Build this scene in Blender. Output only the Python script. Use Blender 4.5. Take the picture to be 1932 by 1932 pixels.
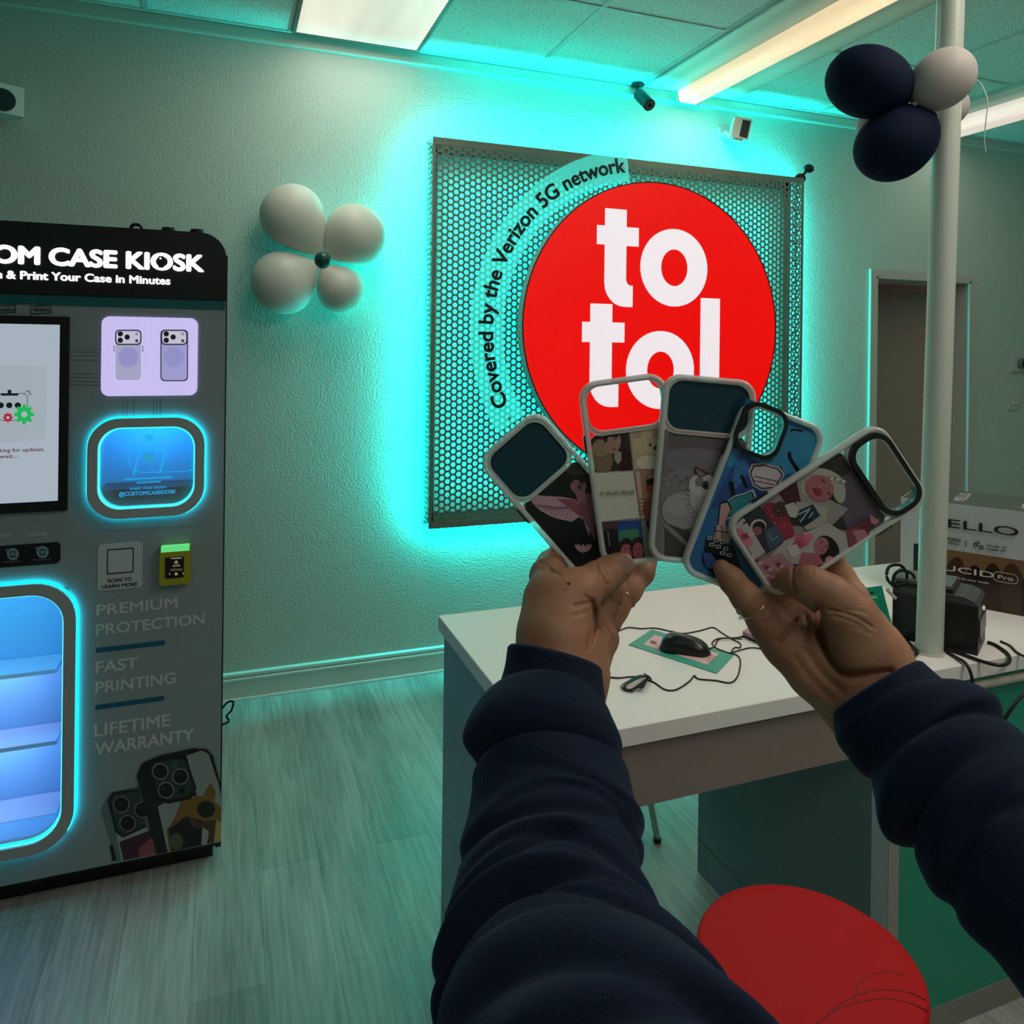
import bpy, math, random
import numpy as np
from mathutils import Vector, Matrix
random.seed(7); rng = np.random.RandomState(5)
for o in list(bpy.data.objects): bpy.data.objects.remove(o)
S = bpy.context.scene; COL = S.collection
# ------------------------------------------------------------------ camera
F, CX, CY = 1435., 966., 660.            # focal length and principal point of the photograph (1932 px frame)
YAW, ROLL, EYE = math.radians(20.65), 0.0117, 1.6
fw = np.array([math.sin(YAW), math.cos(YAW), 0.]); r0 = np.array([math.cos(YAW), -math.sin(YAW), 0.]); u0 = np.array([0, 0, 1.])
rt = r0*math.cos(ROLL) + u0*math.sin(ROLL); up = -r0*math.sin(ROLL) + u0*math.cos(ROLL)
CAM = np.array([0, 0, EYE])
cd = bpy.data.cameras.new('camera'); cam = bpy.data.objects.new('camera', cd); COL.objects.link(cam); S.camera = cam
cd.sensor_fit = 'HORIZONTAL'; cd.sensor_width = 36; cd.lens = 36*F/1932; cd.shift_y = (CY-966)/1932; cd.clip_start = 0.02
M = Matrix(((rt[0], up[0], -fw[0], 0), (rt[1], up[1], -fw[1], 0), (rt[2], up[2], -fw[2], EYE), (0, 0, 0, 1)))
cam.matrix_world = M
# ------------------------------------------------------------------ colour management, world
S.view_settings.view_transform = 'Standard'; S.view_settings.look = 'None'; S.view_settings.gamma = 1
S.view_settings.exposure = 0.0; S.view_settings.use_curve_mapping = False
W = bpy.data.worlds.new('world'); S.world = W; W.use_nodes = True
W.node_tree.nodes['Background'].inputs[0].default_value = (0.02, 0.03, 0.03, 1); W.node_tree.nodes['Background'].inputs[1].default_value = 0.3
# ------------------------------------------------------------------ measured points
def ray(px, py): return fw + rt*(px-CX)/F - up*(py-CY)/F
def onY(px, py, Y): d = ray(px, py); return CAM + d*Y/d[1]
def onZ(px, py, Z): d = ray(px, py); return CAM + d*(Z-EYE)/d[2]
def at(px, py, t): return CAM + ray(px, py)*t
YW, ZC, ZT = 3.65, 3.05, 0.872           # sign wall, ceiling height, counter top height
# ------------------------------------------------------------------ area lamps (ceiling fixtures, added fill lamps out of view, LED strips)
def area(name, loc, direction, sx, sy, power, col, spread=math.pi, roll=0, parent=None):
    l = bpy.data.lights.new(name, 'AREA'); l.shape = 'RECTANGLE'; l.size = sx; l.size_y = sy; l.energy = power; l.color = col; l.spread = spread
    o = bpy.data.objects.new(name, l); COL.objects.link(o); o.location = loc
    d = Vector(direction).normalized(); z = -d
    x = Vector((1, 0, 0)) if abs(d.x) < .9 else Vector((0, 1, 0))
    if roll: x = Vector((0, 0, 1))
    y = z.cross(x).normalized(); x = y.cross(z).normalized()
    m = Matrix((x, y, z)).transposed().to_4x4(); m.translation = Vector(loc); o.matrix_world = m
    return o
CY_COL = (0.0, 1.0, 0.90); WARM = (1.0, 0.86, 0.66)
area('ceiling_panel_light', (0.56, 2.95, 3.02), (0, 0, -1), .5, 1.1, 7, (1, .9, .76))
area('ceiling_tube_light', (2.385, 2.5, 2.965), (0, 0, -1), .13, 2.0, 6, (1, .82, .58))
area('ceiling_tube_light', (4.24, 2.5, 2.965), (0, 0, -1), .15, 2.0, 4, (1, .9, .76))
area('rear_fill_light', (0.4, -0.9, 3.0), (0, 0, -1), 1.2, .6, 11, (1, .90, .83))  # unseen fill for the room, from behind the camera
area('rear_fill_light', (1.9, 0.4, 3.0), (0, 0, -1), .6, 1.2, 25, (1, .86, .76))  # unseen lamp added overhead to brighten hands, cases and desk
SX0, SX1, SZ0, SZ1 = 0.907, 3.099, 0.747, 2.605   # sign box outline
LS = 36
ym, off = 3.618, 0.022
area('led_strip_light', ((SX0+SX1)/2, ym, SZ1-off), (0, .6, .8), SX1-SX0-.06, .012, LS*1.15, CY_COL)
area('led_strip_light', ((SX0+SX1)/2, ym, SZ0+off), (0, .8, -.6), SX1-SX0-.06, .012, LS, CY_COL)
area('led_strip_light', (SX0+off, ym, (SZ0+SZ1)/2), (-.6, .8, 0), SZ1-SZ0-.06, .012, LS, CY_COL, roll=1)
area('led_strip_light', (SX1-off, ym, (SZ0+SZ1)/2), (.6, .8, 0), SZ1-SZ0-.06, .012, LS*.6, CY_COL, roll=1)
area('halo_light', (1.99, 3.572, 1.66), (0, 1, 0), 2.0, 1.62, 22, CY_COL)

# ================================================================== helpers
def lin(c):
    if isinstance(c, str):
        c = c.lstrip('#'); c = [int(c[i:i+2], 16)/255 for i in (0, 2, 4)]
        return tuple(v/12.92 if v <= .04045 else ((v+.055)/1.055)**2.4 for v in c)
    return tuple(c)
MATS = {}
def mat(name, color, rough=.5, metal=0, emit=None, es=0, trans=0, alpha=1, ior=1.45, bump=None, spec=.5, sss=0, coat=0, noise=None):
    if name in MATS: return MATS[name]
    m = bpy.data.materials.new(name); m.use_nodes = True; nt = m.node_tree; b = nt.nodes['Principled BSDF']
    c = lin(color); b.inputs['Base Color'].default_value = (*c, 1); b.inputs['Roughness'].default_value = rough
    b.inputs['Metallic'].default_value = metal; b.inputs['IOR'].default_value = ior
    b.inputs['Specular IOR Level'].default_value = spec; b.inputs['Alpha'].default_value = alpha
    b.inputs['Transmission Weight'].default_value = trans; b.inputs['Coat Weight'].default_value = coat
    if sss: b.inputs['Subsurface Weight'].default_value = sss; b.inputs['Subsurface Radius'].default_value = (.012, .005, .003); b.inputs['Subsurface Scale'].default_value = 1
    if emit is not None: b.inputs['Emission Color'].default_value = (*lin(emit), 1); b.inputs['Emission Strength'].default_value = es
    if bump or noise: tc = nt.nodes.new('ShaderNodeTexCoord')
    if bump:
        sc, st, dist = bump[:3]
        n = nt.nodes.new('ShaderNodeTexNoise'); n.inputs['Scale'].default_value = sc; n.inputs['Detail'].default_value = 4
        nt.links.new(tc.outputs['Object'], n.inputs['Vector'])
        bp = nt.nodes.new('ShaderNodeBump'); bp.inputs['Strength'].default_value = st; bp.inputs['Distance'].default_value = dist
        nt.links.new(n.outputs['Fac'], bp.inputs['Height']); nt.links.new(bp.outputs['Normal'], b.inputs['Normal'])
    if noise:
        c2, sc, lo, hi = noise
        n = nt.nodes.new('ShaderNodeTexNoise'); n.inputs['Scale'].default_value = sc; n.inputs['Detail'].default_value = 3
        nt.links.new(tc.outputs['Object'], n.inputs['Vector'])
        rp = nt.nodes.new('ShaderNodeValToRGB'); rp.color_ramp.elements[0].position = lo; rp.color_ramp.elements[1].position = hi
        rp.color_ramp.elements[0].color = (*lin(c2), 1); rp.color_ramp.elements[1].color = (*c, 1)
        nt.links.new(n.outputs['Fac'], rp.inputs['Fac']); nt.links.new(rp.outputs['Color'], b.inputs['Base Color'])
    MATS[name] = m; return m
def cmat(c, rough=.5, e=0, gain=1):            # flat printed / plastic colour by hex
    k = 'print_%s_%g_%g_%g' % (c, rough, e, gain)
    return mat(k, tuple(min(.95, v*gain) for v in lin(c)), rough, emit=c if e else None, es=e)
WLOC = {}
def empty(name, loc=(0, 0, 0)):
    o = bpy.data.objects.new(name, None); COL.objects.link(o); o.location = loc; o.empty_display_size = .05
    WLOC[o.name] = np.array(loc, float); return o
def tag(o, label=None, cat=None, group=None, kind=None):
    if label: o['label'] = label
    if cat: o['category'] = cat
    if group: o['group'] = group
    if kind: o['kind'] = kind
    return o
def thing(name, label, cat, loc=(0, 0, 0), group=None): return tag(empty(name, loc), label, cat, group)
def rrect(x0, z0, x1, z1, r, n=6):
    if not isinstance(r, (tuple, list)): r = (r,)*4      # corners: x1z1, x0z1, x0z0, x1z0
    P = []
    for (cx, cz, sx, sz, a0), rr in zip(((x1, z1, -1, -1, 0), (x0, z1, 1, -1, 90), (x0, z0, 1, 1, 180), (x1, z0, -1, 1, 270)), r):
        for i in range(n+1):
            a = math.radians(a0+90*i/n); P.append((cx+sx*rr+rr*math.cos(a), cz+sz*rr+rr*math.sin(a)))
    return P
def ell(cx, cy, rx, ry=None, rot=0, n=24, a0=0, a1=360):
    ry = rx if ry is None else ry; c, s = math.cos(math.radians(rot)), math.sin(math.radians(rot)); P = []
    for i in range(n + (a1-a0 < 360)):
        a = math.radians(a0+(a1-a0)*i/n); x, y = rx*math.cos(a), ry*math.sin(a); P.append((cx+c*x-s*y, cy+s*x+c*y))
    return P
class MB:
    """collects geometry (world coordinates) and links it as one mesh object"""
    def __init__(s): s.v = []; s.f = []; s.m = []; s.cur = 0; s.sm = []
    def raw(s, V, Fs, smooth=False):
        b = len(s.v); s.v += [tuple(float(c) for c in p) for p in V]
        for f in Fs: s.f.append(tuple(b+i for i in f)); s.m.append(s.cur); s.sm.append(smooth)
        return s
    def box(s, a, b, bev=0):
        x0, y0, z0 = np.minimum(a, b); x1, y1, z1 = np.maximum(a, b)
        if bev:
            e = bev
            return s.loft([[(x, y, z0) for x, y in rrect(x0+e, y0+e, x1-e, y1-e, e, 2)], [(x, y, z0+e) for x, y in rrect(x0, y0, x1, y1, e, 2)],
                           [(x, y, z1-e) for x, y in rrect(x0, y0, x1, y1, e, 2)], [(x, y, z1) for x, y in rrect(x0+e, y0+e, x1-e, y1-e, e, 2)]])
        V = [(x0, y0, z0), (x1, y0, z0), (x1, y1, z0), (x0, y1, z0), (x0, y0, z1), (x1, y0, z1), (x1, y1, z1), (x0, y1, z1)]
        return s.raw(V, [(0, 3, 2, 1), (4, 5, 6, 7), (0, 1, 5, 4), (1, 2, 6, 5), (2, 3, 7, 6), (3, 0, 4, 7)])
    def loft(s, rings, cap=True, closed=True, smooth=False):
        n = len(rings[0]); V = [p for r in rings for p in r]; Fs = []
        for k in range(len(rings)-1):
            for i in range(n if closed else n-1):
                j = (i+1) % n; Fs.append((k*n+i, k*n+j, (k+1)*n+j, (k+1)*n+i))
        s.raw(V, Fs, smooth)
        if cap:
            s.raw(rings[0], [tuple(range(n))[::-1]]); s.raw(rings[-1], [tuple(range(n))])
        return s
    def prism(s, P, y0, y1, axis='y'):          # polygon in XZ extruded along Y (or XY along Z)
        g = (lambda p, y: (p[0], y, p[1])) if axis == 'y' else ((lambda p, y: (p[0], p[1], y)) if axis == 'z' else (lambda p, y: (y, p[0], p[1])))
        return s.loft([[g(p, y0) for p in P], [g(p, y1) for p in P]])
    def ring(s, Po, Pi, y0, y1, g=None):         # plate with a hole, equal point counts
        g = g or (lambda p, y: (p[0], y, p[1])); n = len(Po)
        V = [g(p, y) for y in (y0, y1) for P in (Po, Pi) for p in P]; Fs = []
        for i in range(n):
            j = (i+1) % n
            Fs += [(i, j, n+j, n+i), (2*n+i, 3*n+i, 3*n+j, 2*n+j), (i, 2*n+i, 2*n+j, j), (n+i, n+j, 3*n+j, 3*n+i)]
        return s.raw(V, Fs)
    def cyl(s, a, b, ra, rb=None, n=20, cap=True, smooth=True):
        rb = ra if rb is None else rb; a = Vector(a); b = Vector(b); d = (b-a).normalized()
        x = d.orthogonal().normalized(); y = d.cross(x)
        R = [[tuple(c+(x*math.cos(t)+y*math.sin(t))*r) for t in [2*math.pi*i/n for i in range(n)]] for c, r in ((a, ra), (b, rb))]
        return s.loft(R, cap, smooth=smooth)
    def tube(s, P, r, n=8, cat=6, cap=True):
        P = [np.array(p, float) for p in P]
        if cat and len(P) > 2: P = catmull(P, cat)
        up_ = np.array([.13, .21, .97]); R = []
        for i, p in enumerate(P):
            t = P[min(i+1, len(P)-1)]-P[max(i-1, 0)]; t = t/(np.linalg.norm(t)+1e-9)
            x = np.cross(t, up_); x /= np.linalg.norm(x)+1e-9; y = np.cross(t, x)
            rr = r[i*(len(r)-1)//(len(P)-1)] if hasattr(r, '__len__') else r
            R.append([tuple(p+rr*(x*math.cos(2*math.pi*k/n)+y*math.sin(2*math.pi*k/n))) for k in range(n)])
        return s.loft(R, cap, smooth=True)
    def sphere(s, c, rx, ry=None, rz=None, n=24, k=14, ax=None, prof=None):
        """ellipsoid / balloon: ax = 3x3 rows x,y,z axes; prof(u) narrows the radius along z (u -1..1)"""
        ry = rx if ry is None else ry; rz = rx if rz is None else rz; ax = np.eye(3) if ax is None else ax; R = []
        for i in range(k+1):
            a = math.pi*i/k; z = -math.cos(a); q = math.sin(a)
            if i in (0, k): q = .002
            if prof: q *= prof(z)
            R.append([tuple(np.array(c)+ax[0]*rx*q*math.cos(t)+ax[1]*ry*q*math.sin(t)+ax[2]*rz*z) for t in [2*math.pi*j/n for j in range(n)]])
        return s.loft(R, smooth=True)
    def build(s, name, mats, parent=None, label=None):
        if not isinstance(mats, (list, tuple)): mats = [mats]
        me = bpy.data.meshes.new(name); o = bpy.data.objects.new(name, me)
        org = WLOC[parent.name] if parent is not None else np.zeros(3)
        V = np.array(s.v) - org
        if parent is None:
            lo, hi = V.min(0), V.max(0); c = np.array([(lo[0]+hi[0])/2, (lo[1]+hi[1])/2, lo[2]]); V = V-c; o.location = c; org = c
        me.from_pydata([tuple(p) for p in V], [], s.f)
        for m in mats: me.materials.append(m)
        me.polygons.foreach_set('material_index', s.m); me.polygons.foreach_set('use_smooth', s.sm); me.update()
        COL.objects.link(o); WLOC[o.name] = np.array(org, float)
        if parent is not None: o.parent = parent
        if label: o['label'] = label
        return o
def catmull(P, k):
    Q = [2*P[0]-P[1]]+list(P)+[2*P[-1]-P[-2]]; out = []
    for i in range(1, len(Q)-2):
        for j in range(k):
            t = j/k; a, b, c, d = Q[i-1], Q[i], Q[i+1], Q[i+2]
            out.append(.5*((2*b)+(-a+c)*t+(2*a-5*b+4*c-d)*t*t+(-a+3*b-3*c+d)*t**3))
    out.append(Q[-2]); return out
def orient(o, w=True):
    import bmesh
    bm = bmesh.new(); bm.from_mesh(o.data); bmesh.ops.recalc_face_normals(bm, faces=bm.faces); bm.to_mesh(o.data); bm.free(); return o
# ---- lettering ------------------------------------------------------
TC = {}
def text2d(s, bold=0., shear=0.):
    k = (s, bold, shear)
    if k in TC: return TC[k]
    c = bpy.data.curves.new('t', 'FONT'); c.body = s; c.size = 1; c.offset = bold; c.shear = shear; c.resolution_u = 4; c.fill_mode = 'FRONT'
    o = bpy.data.objects.new('t', c); COL.objects.link(o); bpy.context.view_layer.update()
    me = o.evaluated_get(bpy.context.evaluated_depsgraph_get()).to_mesh()
    V = np.array([v.co[:2] for v in me.vertices]); Fs = [tuple(p.vertices) for p in me.polygons]
    o.evaluated_get(bpy.context.evaluated_depsgraph_get()).to_mesh_clear(); bpy.data.objects.remove(o); bpy.data.curves.remove(c)
    TC[k] = (V, Fs); return TC[k]
CAPH = [None]
def add_text(mb, s, x0, x1, z0, cap, g, bold=0., h=.001, low=0, shear=0., sub=False):
    """string s spans x0..x1 with its baseline at z0 and capital height cap; g(x, z, k) -> 3D point; a raised solid"""
    if CAPH[0] is None: CAPH[0] = text2d('H')[0][:, 1].max()
    if bold > 0 and not sub:
        for n_k, (ox, oz) in enumerate(((-1, 0), (1, 0), (0, 1), (0, -1), (.7, .7), (-.7, .7), (.7, -.7), (-.7, -.7))):
            k_ = cap/CAPH[0]*bold; sg = 1 if x1 > x0 else -1
            add_text(mb, s, x0+k_+ox*k_, x1-k_+ox*k_, z0+k_+oz*k_*.8, cap-2*k_*.8, g, bold, h+.00006*n_k, low, shear, True)
        return mb
    V, Fs = text2d(s, 0., shear); V = V.copy(); a, b = V[:, 0].min(), V[:, 0].max()
    X = x0+(V[:, 0]-a)/(b-a)*(x1-x0); Z = z0+V[:, 1]/CAPH[0]*cap
    n = len(V); P = [g(x, z, h) for x, z in zip(X, Z)]; Q = [g(x, z, 0) for x, z in zip(X, Z)]
    from collections import Counter
    E = Counter(); D = {}
    for f in Fs:
        for i in range(len(f)):
            e = (f[i], f[(i+1) % len(f)]); E[tuple(sorted(e))] += 1; D[tuple(sorted(e))] = e
    side = [(D[e][0], D[e][1], n+D[e][1], n+D[e][0]) for e, c in E.items() if c == 1]
    mb.raw(P+Q, [tuple(f) for f in Fs]+side); return mb
# ---- flat artwork ---------------------------------------------------
def clip(P, C):
    """Sutherland-Hodgman, convex clip polygon C"""
    area_ = sum(C[i][0]*C[(i+1) % len(C)][1]-C[(i+1) % len(C)][0]*C[i][1] for i in range(len(C)))
    sg = 1 if area_ > 0 else -1; out = list(P)
    for i in range(len(C)):
        a, b = C[i], C[(i+1) % len(C)]; inp, out = out, []
        if abs(a[0]-b[0])+abs(a[1]-b[1]) < 1e-9: out = inp; continue
        if not inp: break
        side = lambda p: sg*((b[0]-a[0])*(p[1]-a[1])-(b[1]-a[1])*(p[0]-a[0]))
        for j in range(len(inp)):
            p, q = inp[j-1], inp[j]; sp, sq = side(p), side(q)
            if (sp >= 0) != (sq >= 0):
                t = sp/(sp-sq); out.append((p[0]+t*(q[0]-p[0]), p[1]+t*(q[1]-p[1])))
            if sq >= 0: out.append(q)
    return out
class Art:
    """printed picture: polygons (photo pixel coordinates) stacked in hair-thin layers on a plane g(px, py, height)"""
    def __init__(s, g, clipP=None, dh=.00006, rough=.35, e=0, gain=1): s.g = g; s.gain = gain; s.c = clipP; s.mb = MB(); s.k = 0; s.dh = dh; s.mats = []; s.r = rough; s.e = e
    def p(s, P, col):
        if s.c and isinstance(s.c[0], list): PP = [clip(P, c_) for c_ in s.c]
        else: PP = [clip(P, s.c) if s.c else P]
        PP = [q for q in PP if len(q) > 2]
        if not PP: return s
        m = cmat(col, s.r, s.e, s.gain)
        if m not in s.mats: s.mats.append(m)
        s.mb.cur = s.mats.index(m); s.k += 1; h = s.k*s.dh
        for P in PP: s.mb.raw([s.g(x, y, h) for x, y in P], [tuple(range(len(P)))])
        return s
    def line(s, P, w, col):
        for a, b in zip(P[:-1], P[1:]):
            d = np.array(b, float)-np.array(a, float); n = np.array([-d[1], d[0]])/(np.linalg.norm(d)+1e-9)*w/2
            k = s.k; s.p([tuple(np.array(a)-n), tuple(np.array(b)-n), tuple(np.array(b)+n), tuple(np.array(a)+n)], col); s.k = k
        s.k += 1; return s
    def build(s, name, parent): return s.mb.build(name, s.mats, parent)

# ================================================================== materials
def wall_material():
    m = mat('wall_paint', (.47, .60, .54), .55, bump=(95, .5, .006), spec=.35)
    return m
M_wall = wall_material()
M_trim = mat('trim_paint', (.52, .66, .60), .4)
M_white = mat('white_laminate', (.80, .78, .76), .38)
M_lampfr = mat('lamp_frame', (.45, .48, .46), .4)
def floor_material():
    m = mat('floor_planks', (.3, .3, .3), .42); nt = m.node_tree; b = nt.nodes['Principled BSDF']; L = nt.links; N = nt.nodes.new
    tc = N('ShaderNodeTexCoord'); mp = N('ShaderNodeMapping'); mp.inputs['Rotation'].default_value = (0, 0, math.pi/2); L.new(tc.outputs['Object'], mp.inputs['Vector'])
    br = N('ShaderNodeTexBrick'); br.offset = .37; br.inputs['Scale'].default_value = 1; br.inputs['Brick Width'].default_value = 1.2; br.inputs['Row Height'].default_value = .178
    br.inputs['Mortar Size'].default_value = .0008; br.inputs['Color1'].default_value = (.28, .29, .27, 1); br.inputs['Color2'].default_value = (.40, .42, .39, 1); br.inputs['Mortar'].default_value = (.16, .17, .16, 1)
    L.new(mp.outputs['Vector'], br.inputs['Vector'])
    m2 = N('ShaderNodeMapping'); m2.inputs['Scale'].default_value = (75, 4.0, 1); L.new(tc.outputs['Object'], m2.inputs['Vector'])
    n1 = N('ShaderNodeTexNoise'); n1.inputs['Scale'].default_value = 1; n1.inputs['Detail'].default_value = 6; n1.inputs['Distortion'].default_value = .6; L.new(m2.outputs['Vector'], n1.inputs['Vector'])
    m3 = N('ShaderNodeMapping'); m3.inputs['Scale'].default_value = (7, 1.3, 1); L.new(tc.outputs['Object'], m3.inputs['Vector'])
    n2 = N('ShaderNodeTexNoise'); n2.inputs['Scale'].default_value = 1; n2.inputs['Detail'].default_value = 3; L.new(m3.outputs['Vector'], n2.inputs['Vector'])
    r1 = N('ShaderNodeMapRange'); r1.inputs[1].default_value = .3; r1.inputs[2].default_value = .7; r1.inputs[3].default_value = .72; r1.inputs[4].default_value = 1.18; L.new(n1.outputs['Fac'], r1.inputs[0])
    r2 = N('ShaderNodeMapRange'); r2.inputs[1].default_value = .3; r2.inputs[2].default_value = .7; r2.inputs[3].default_value = .75; r2.inputs[4].default_value = 1.15; L.new(n2.outputs['Fac'], r2.inputs[0])
    mu = N('ShaderNodeMath'); mu.operation = 'MULTIPLY'; L.new(r1.outputs[0], mu.inputs[0]); L.new(r2.outputs[0], mu.inputs[1])
    vm = N('ShaderNodeVectorMath'); vm.operation = 'SCALE'; L.new(br.outputs['Color'], vm.inputs[0]); L.new(mu.outputs[0], vm.inputs['Scale']); L.new(vm.outputs[0], b.inputs['Base Color'])
    bp = N('ShaderNodeBump'); bp.inputs['Strength'].default_value = .25; bp.inputs['Distance'].default_value = .002; L.new(n1.outputs['Fac'], bp.inputs['Height']); L.new(bp.outputs['Normal'], b.inputs['Normal'])
    return m
def ceiling_material():
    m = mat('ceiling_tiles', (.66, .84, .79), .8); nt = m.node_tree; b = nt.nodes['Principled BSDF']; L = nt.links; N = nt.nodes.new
    tc = N('ShaderNodeTexCoord'); n = N('ShaderNodeTexNoise'); n.inputs['Scale'].default_value = 130; n.inputs['Detail'].default_value = 2; L.new(tc.outputs['Object'], n.inputs['Vector'])
    rp = N('ShaderNodeValToRGB'); rp.color_ramp.elements[0].position = .33; rp.color_ramp.elements[0].color = (.16, .2, .18, 1); rp.color_ramp.elements[1].position = .43; rp.color_ramp.elements[1].color = (.66, .84, .79, 1)
    L.new(n.outputs['Fac'], rp.inputs['Fac']); L.new(rp.outputs['Color'], b.inputs['Base Color'])
    return m
# ================================================================== setting
def struct(o, label=None): o['kind'] = 'structure'; return o
XL, XR, YB = -2.4, 6.4, -2.6
struct(MB().box((XL, YB, -.1), (XR+.5, 6.6, 0)).build('floor', floor_material()))
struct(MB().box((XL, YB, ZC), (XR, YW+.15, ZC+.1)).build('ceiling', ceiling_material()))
DX0, DX1, DZ = 3.79, 4.605, 2.085
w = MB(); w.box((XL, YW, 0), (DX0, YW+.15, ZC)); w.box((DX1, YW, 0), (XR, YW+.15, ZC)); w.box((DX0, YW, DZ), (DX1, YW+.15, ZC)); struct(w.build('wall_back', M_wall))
struct(MB().box((XL-.1, YB, 0), (XL, YW+.15, ZC)).build('wall_left', M_wall))
struct(MB().box((XR, YB, 0), (XR+.1, YW+.15, ZC)).build('wall_right', M_wall))
struct(MB().box((XL, YB-.1, 0), (XR, YB, ZC)).build('wall_front', M_wall))
M_room = mat('back_room_paint', (.38, .33, .30), .7)
rm = MB(); rm.box((2.9, 6.5, 0), (XR+.4, 6.6, 2.6)); rm.box((2.8, YW+.2, 0), (2.9, 6.6, 2.6)); rm.box((XR+.4, YW+.15, 0), (XR+.5, 6.6, 2.6)); struct(rm.build('wall_back_room', M_room))
struct(MB().box((2.8, YW+.15, 2.6), (XR+.5, 6.6, 2.7)).build('ceiling_back_room', mat('back_room_ceiling', (.6, .55, .52), .8)))
area('back_room_light', (4.6, 5.2, 2.55), (0, 0, -1), .6, .6, 14, (1, .8, .7))
# baseboard profile
def run(P, x0, x1, name, m, y=YW):
    return struct(MB().prism([(y-a, z) for a, z in P], x0, x1, 'x').build(name, m))
BP = [(0, 0), (.018, 0), (.017, .012), (.012, .018), (.010, .019), (.010, .085), (.016, .090), (.016, .100), (.008, .108), (.014, .114), (.013, .124), (.004, .130), (0, .130)]
run(BP, XL, DX0-.045, 'baseboard_back', M_trim); run(BP, DX1+.045, XR, 'baseboard_back_right', M_trim)
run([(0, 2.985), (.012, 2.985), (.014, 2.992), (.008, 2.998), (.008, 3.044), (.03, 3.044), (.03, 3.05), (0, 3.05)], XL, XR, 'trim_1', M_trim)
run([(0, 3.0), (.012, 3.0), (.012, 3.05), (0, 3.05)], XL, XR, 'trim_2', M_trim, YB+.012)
# door frame, open door
M_case = mat('door_casing_paint', (.50, .50, .46), .35)
c = MB(); c.box((DX0-.045, YW-.018, 0), (DX0, YW, DZ+.045)); c.box((DX1, YW-.018, 0), (DX1+.045, YW, DZ+.045)); c.box((DX0, YW-.018, DZ), (DX1, YW, DZ+.045))
c.box((DX0, YW-.018, 0), (DX0+.012, YW+.25, DZ)); c.box((DX1-.012, YW-.018, 0), (DX1, YW+.25, DZ)); c.box((DX0, YW-.018, DZ-.012), (DX1, YW+.25, DZ))
c.box((DX1-.018, YW+.13, 0), (DX1-.012, YW+.17, DZ-.012)); c.box((DX0+.012, YW+.13, DZ-.024), (DX1-.012, YW+.17, DZ-.012))
struct(c.build('trim_door_frame', M_case))
dr = struct(empty('door_1', (DX1-.03, YW+.235, 0)))
ang = math.radians(24); ux, uy = -math.cos(ang), math.sin(ang); hx, hy = DX1-.03, YW+.235
slab = MB(); nx, ny = uy*.035, -ux*.035
V = [(hx+a*ux*.76+b*nx, hy+a*uy*.76+b*ny, z) for z in (.01, 2.03) for a, b in ((0, 0), (1, 0), (1, 1), (0, 1))]
slab.raw(V, [(0, 3, 2, 1), (4, 5, 6, 7), (0, 1, 5, 4), (1, 2, 6, 5), (2, 3, 7, 6), (3, 0, 4, 7)]); struct(slab.build('door_slab', mat('door_paint', (.30, .25, .22), .55), dr))
for z in (.25, 1.05, 1.62): MB().box((hx-.012, hy-.02, z), (hx+.02, hy-.004, z+.1)).build('hinge', mat('dark_metal', (.05, .04, .04), .4, .8), dr)
# ceiling grid bars
g = MB()
for X in (-1.55, -.95, -.335, .265, .865, 1.475, 2.095, 2.705, 3.31, 3.92, 4.52, 5.13, 5.74): g.box((X-.012, YB, ZC-.004), (X+.012, YW-.03, ZC+.002))
for Y in (2.875, 1.66, .45, -.76, -1.97): g.box((XL, Y-.012, ZC-.0045), (XR, Y+.012, ZC+.002))
struct(g.build('trim_ceiling_grid', mat('ceiling_grid', (.5, .56, .53), .5)))
# ================================================================== ceiling lights
def lens_mat(name, c, es, sc):
    m = mat(name, (.25, .25, .24), .5, emit=c, es=es); nt = m.node_tree; b = nt.nodes['Principled BSDF']; L = nt.links; N = nt.nodes.new
    tc = N('ShaderNodeTexCoord'); mp = N('ShaderNodeMapping'); mp.inputs['Scale'].default_value = (sc, .5, sc); L.new(tc.outputs['Object'], mp.inputs['Vector'])
    n = N('ShaderNodeTexNoise'); n.inputs['Scale'].default_value = 1; n.inputs['Detail'].default_value = 2; L.new(mp.outputs['Vector'], n.inputs['Vector'])
    r = N('ShaderNodeMapRange'); r.inputs[1].default_value = .3; r.inputs[2].default_value = .7; r.inputs[3].default_value = es*.72; r.inputs[4].default_value = es*1.15; L.new(n.outputs['Fac'], r.inputs[0]); L.new(r.outputs[0], b.inputs['Emission Strength'])
    return m
t = thing('ceiling_panel_light', 'flat square-edged ceiling light panel with glowing cream lens, left of the sign', 'ceiling light', (.56, 3.0, 3.03))
MB().ring(rrect(.268, 2.4, .862, 3.612, .002, 1), rrect(.285, 2.418, .845, 3.595, .002, 1), 3.032, 3.052, g=lambda p, y: (p[0], p[1], y)).build('frame', mat('lamp_dark_frame', (.12, .14, .13), .5), t)
MB().box((.285, 2.418, 3.036), (.845, 3.595, 3.046)).build('lens', lens_mat('cream_lens', (1, .90, .73), .78, 5), t)
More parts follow.
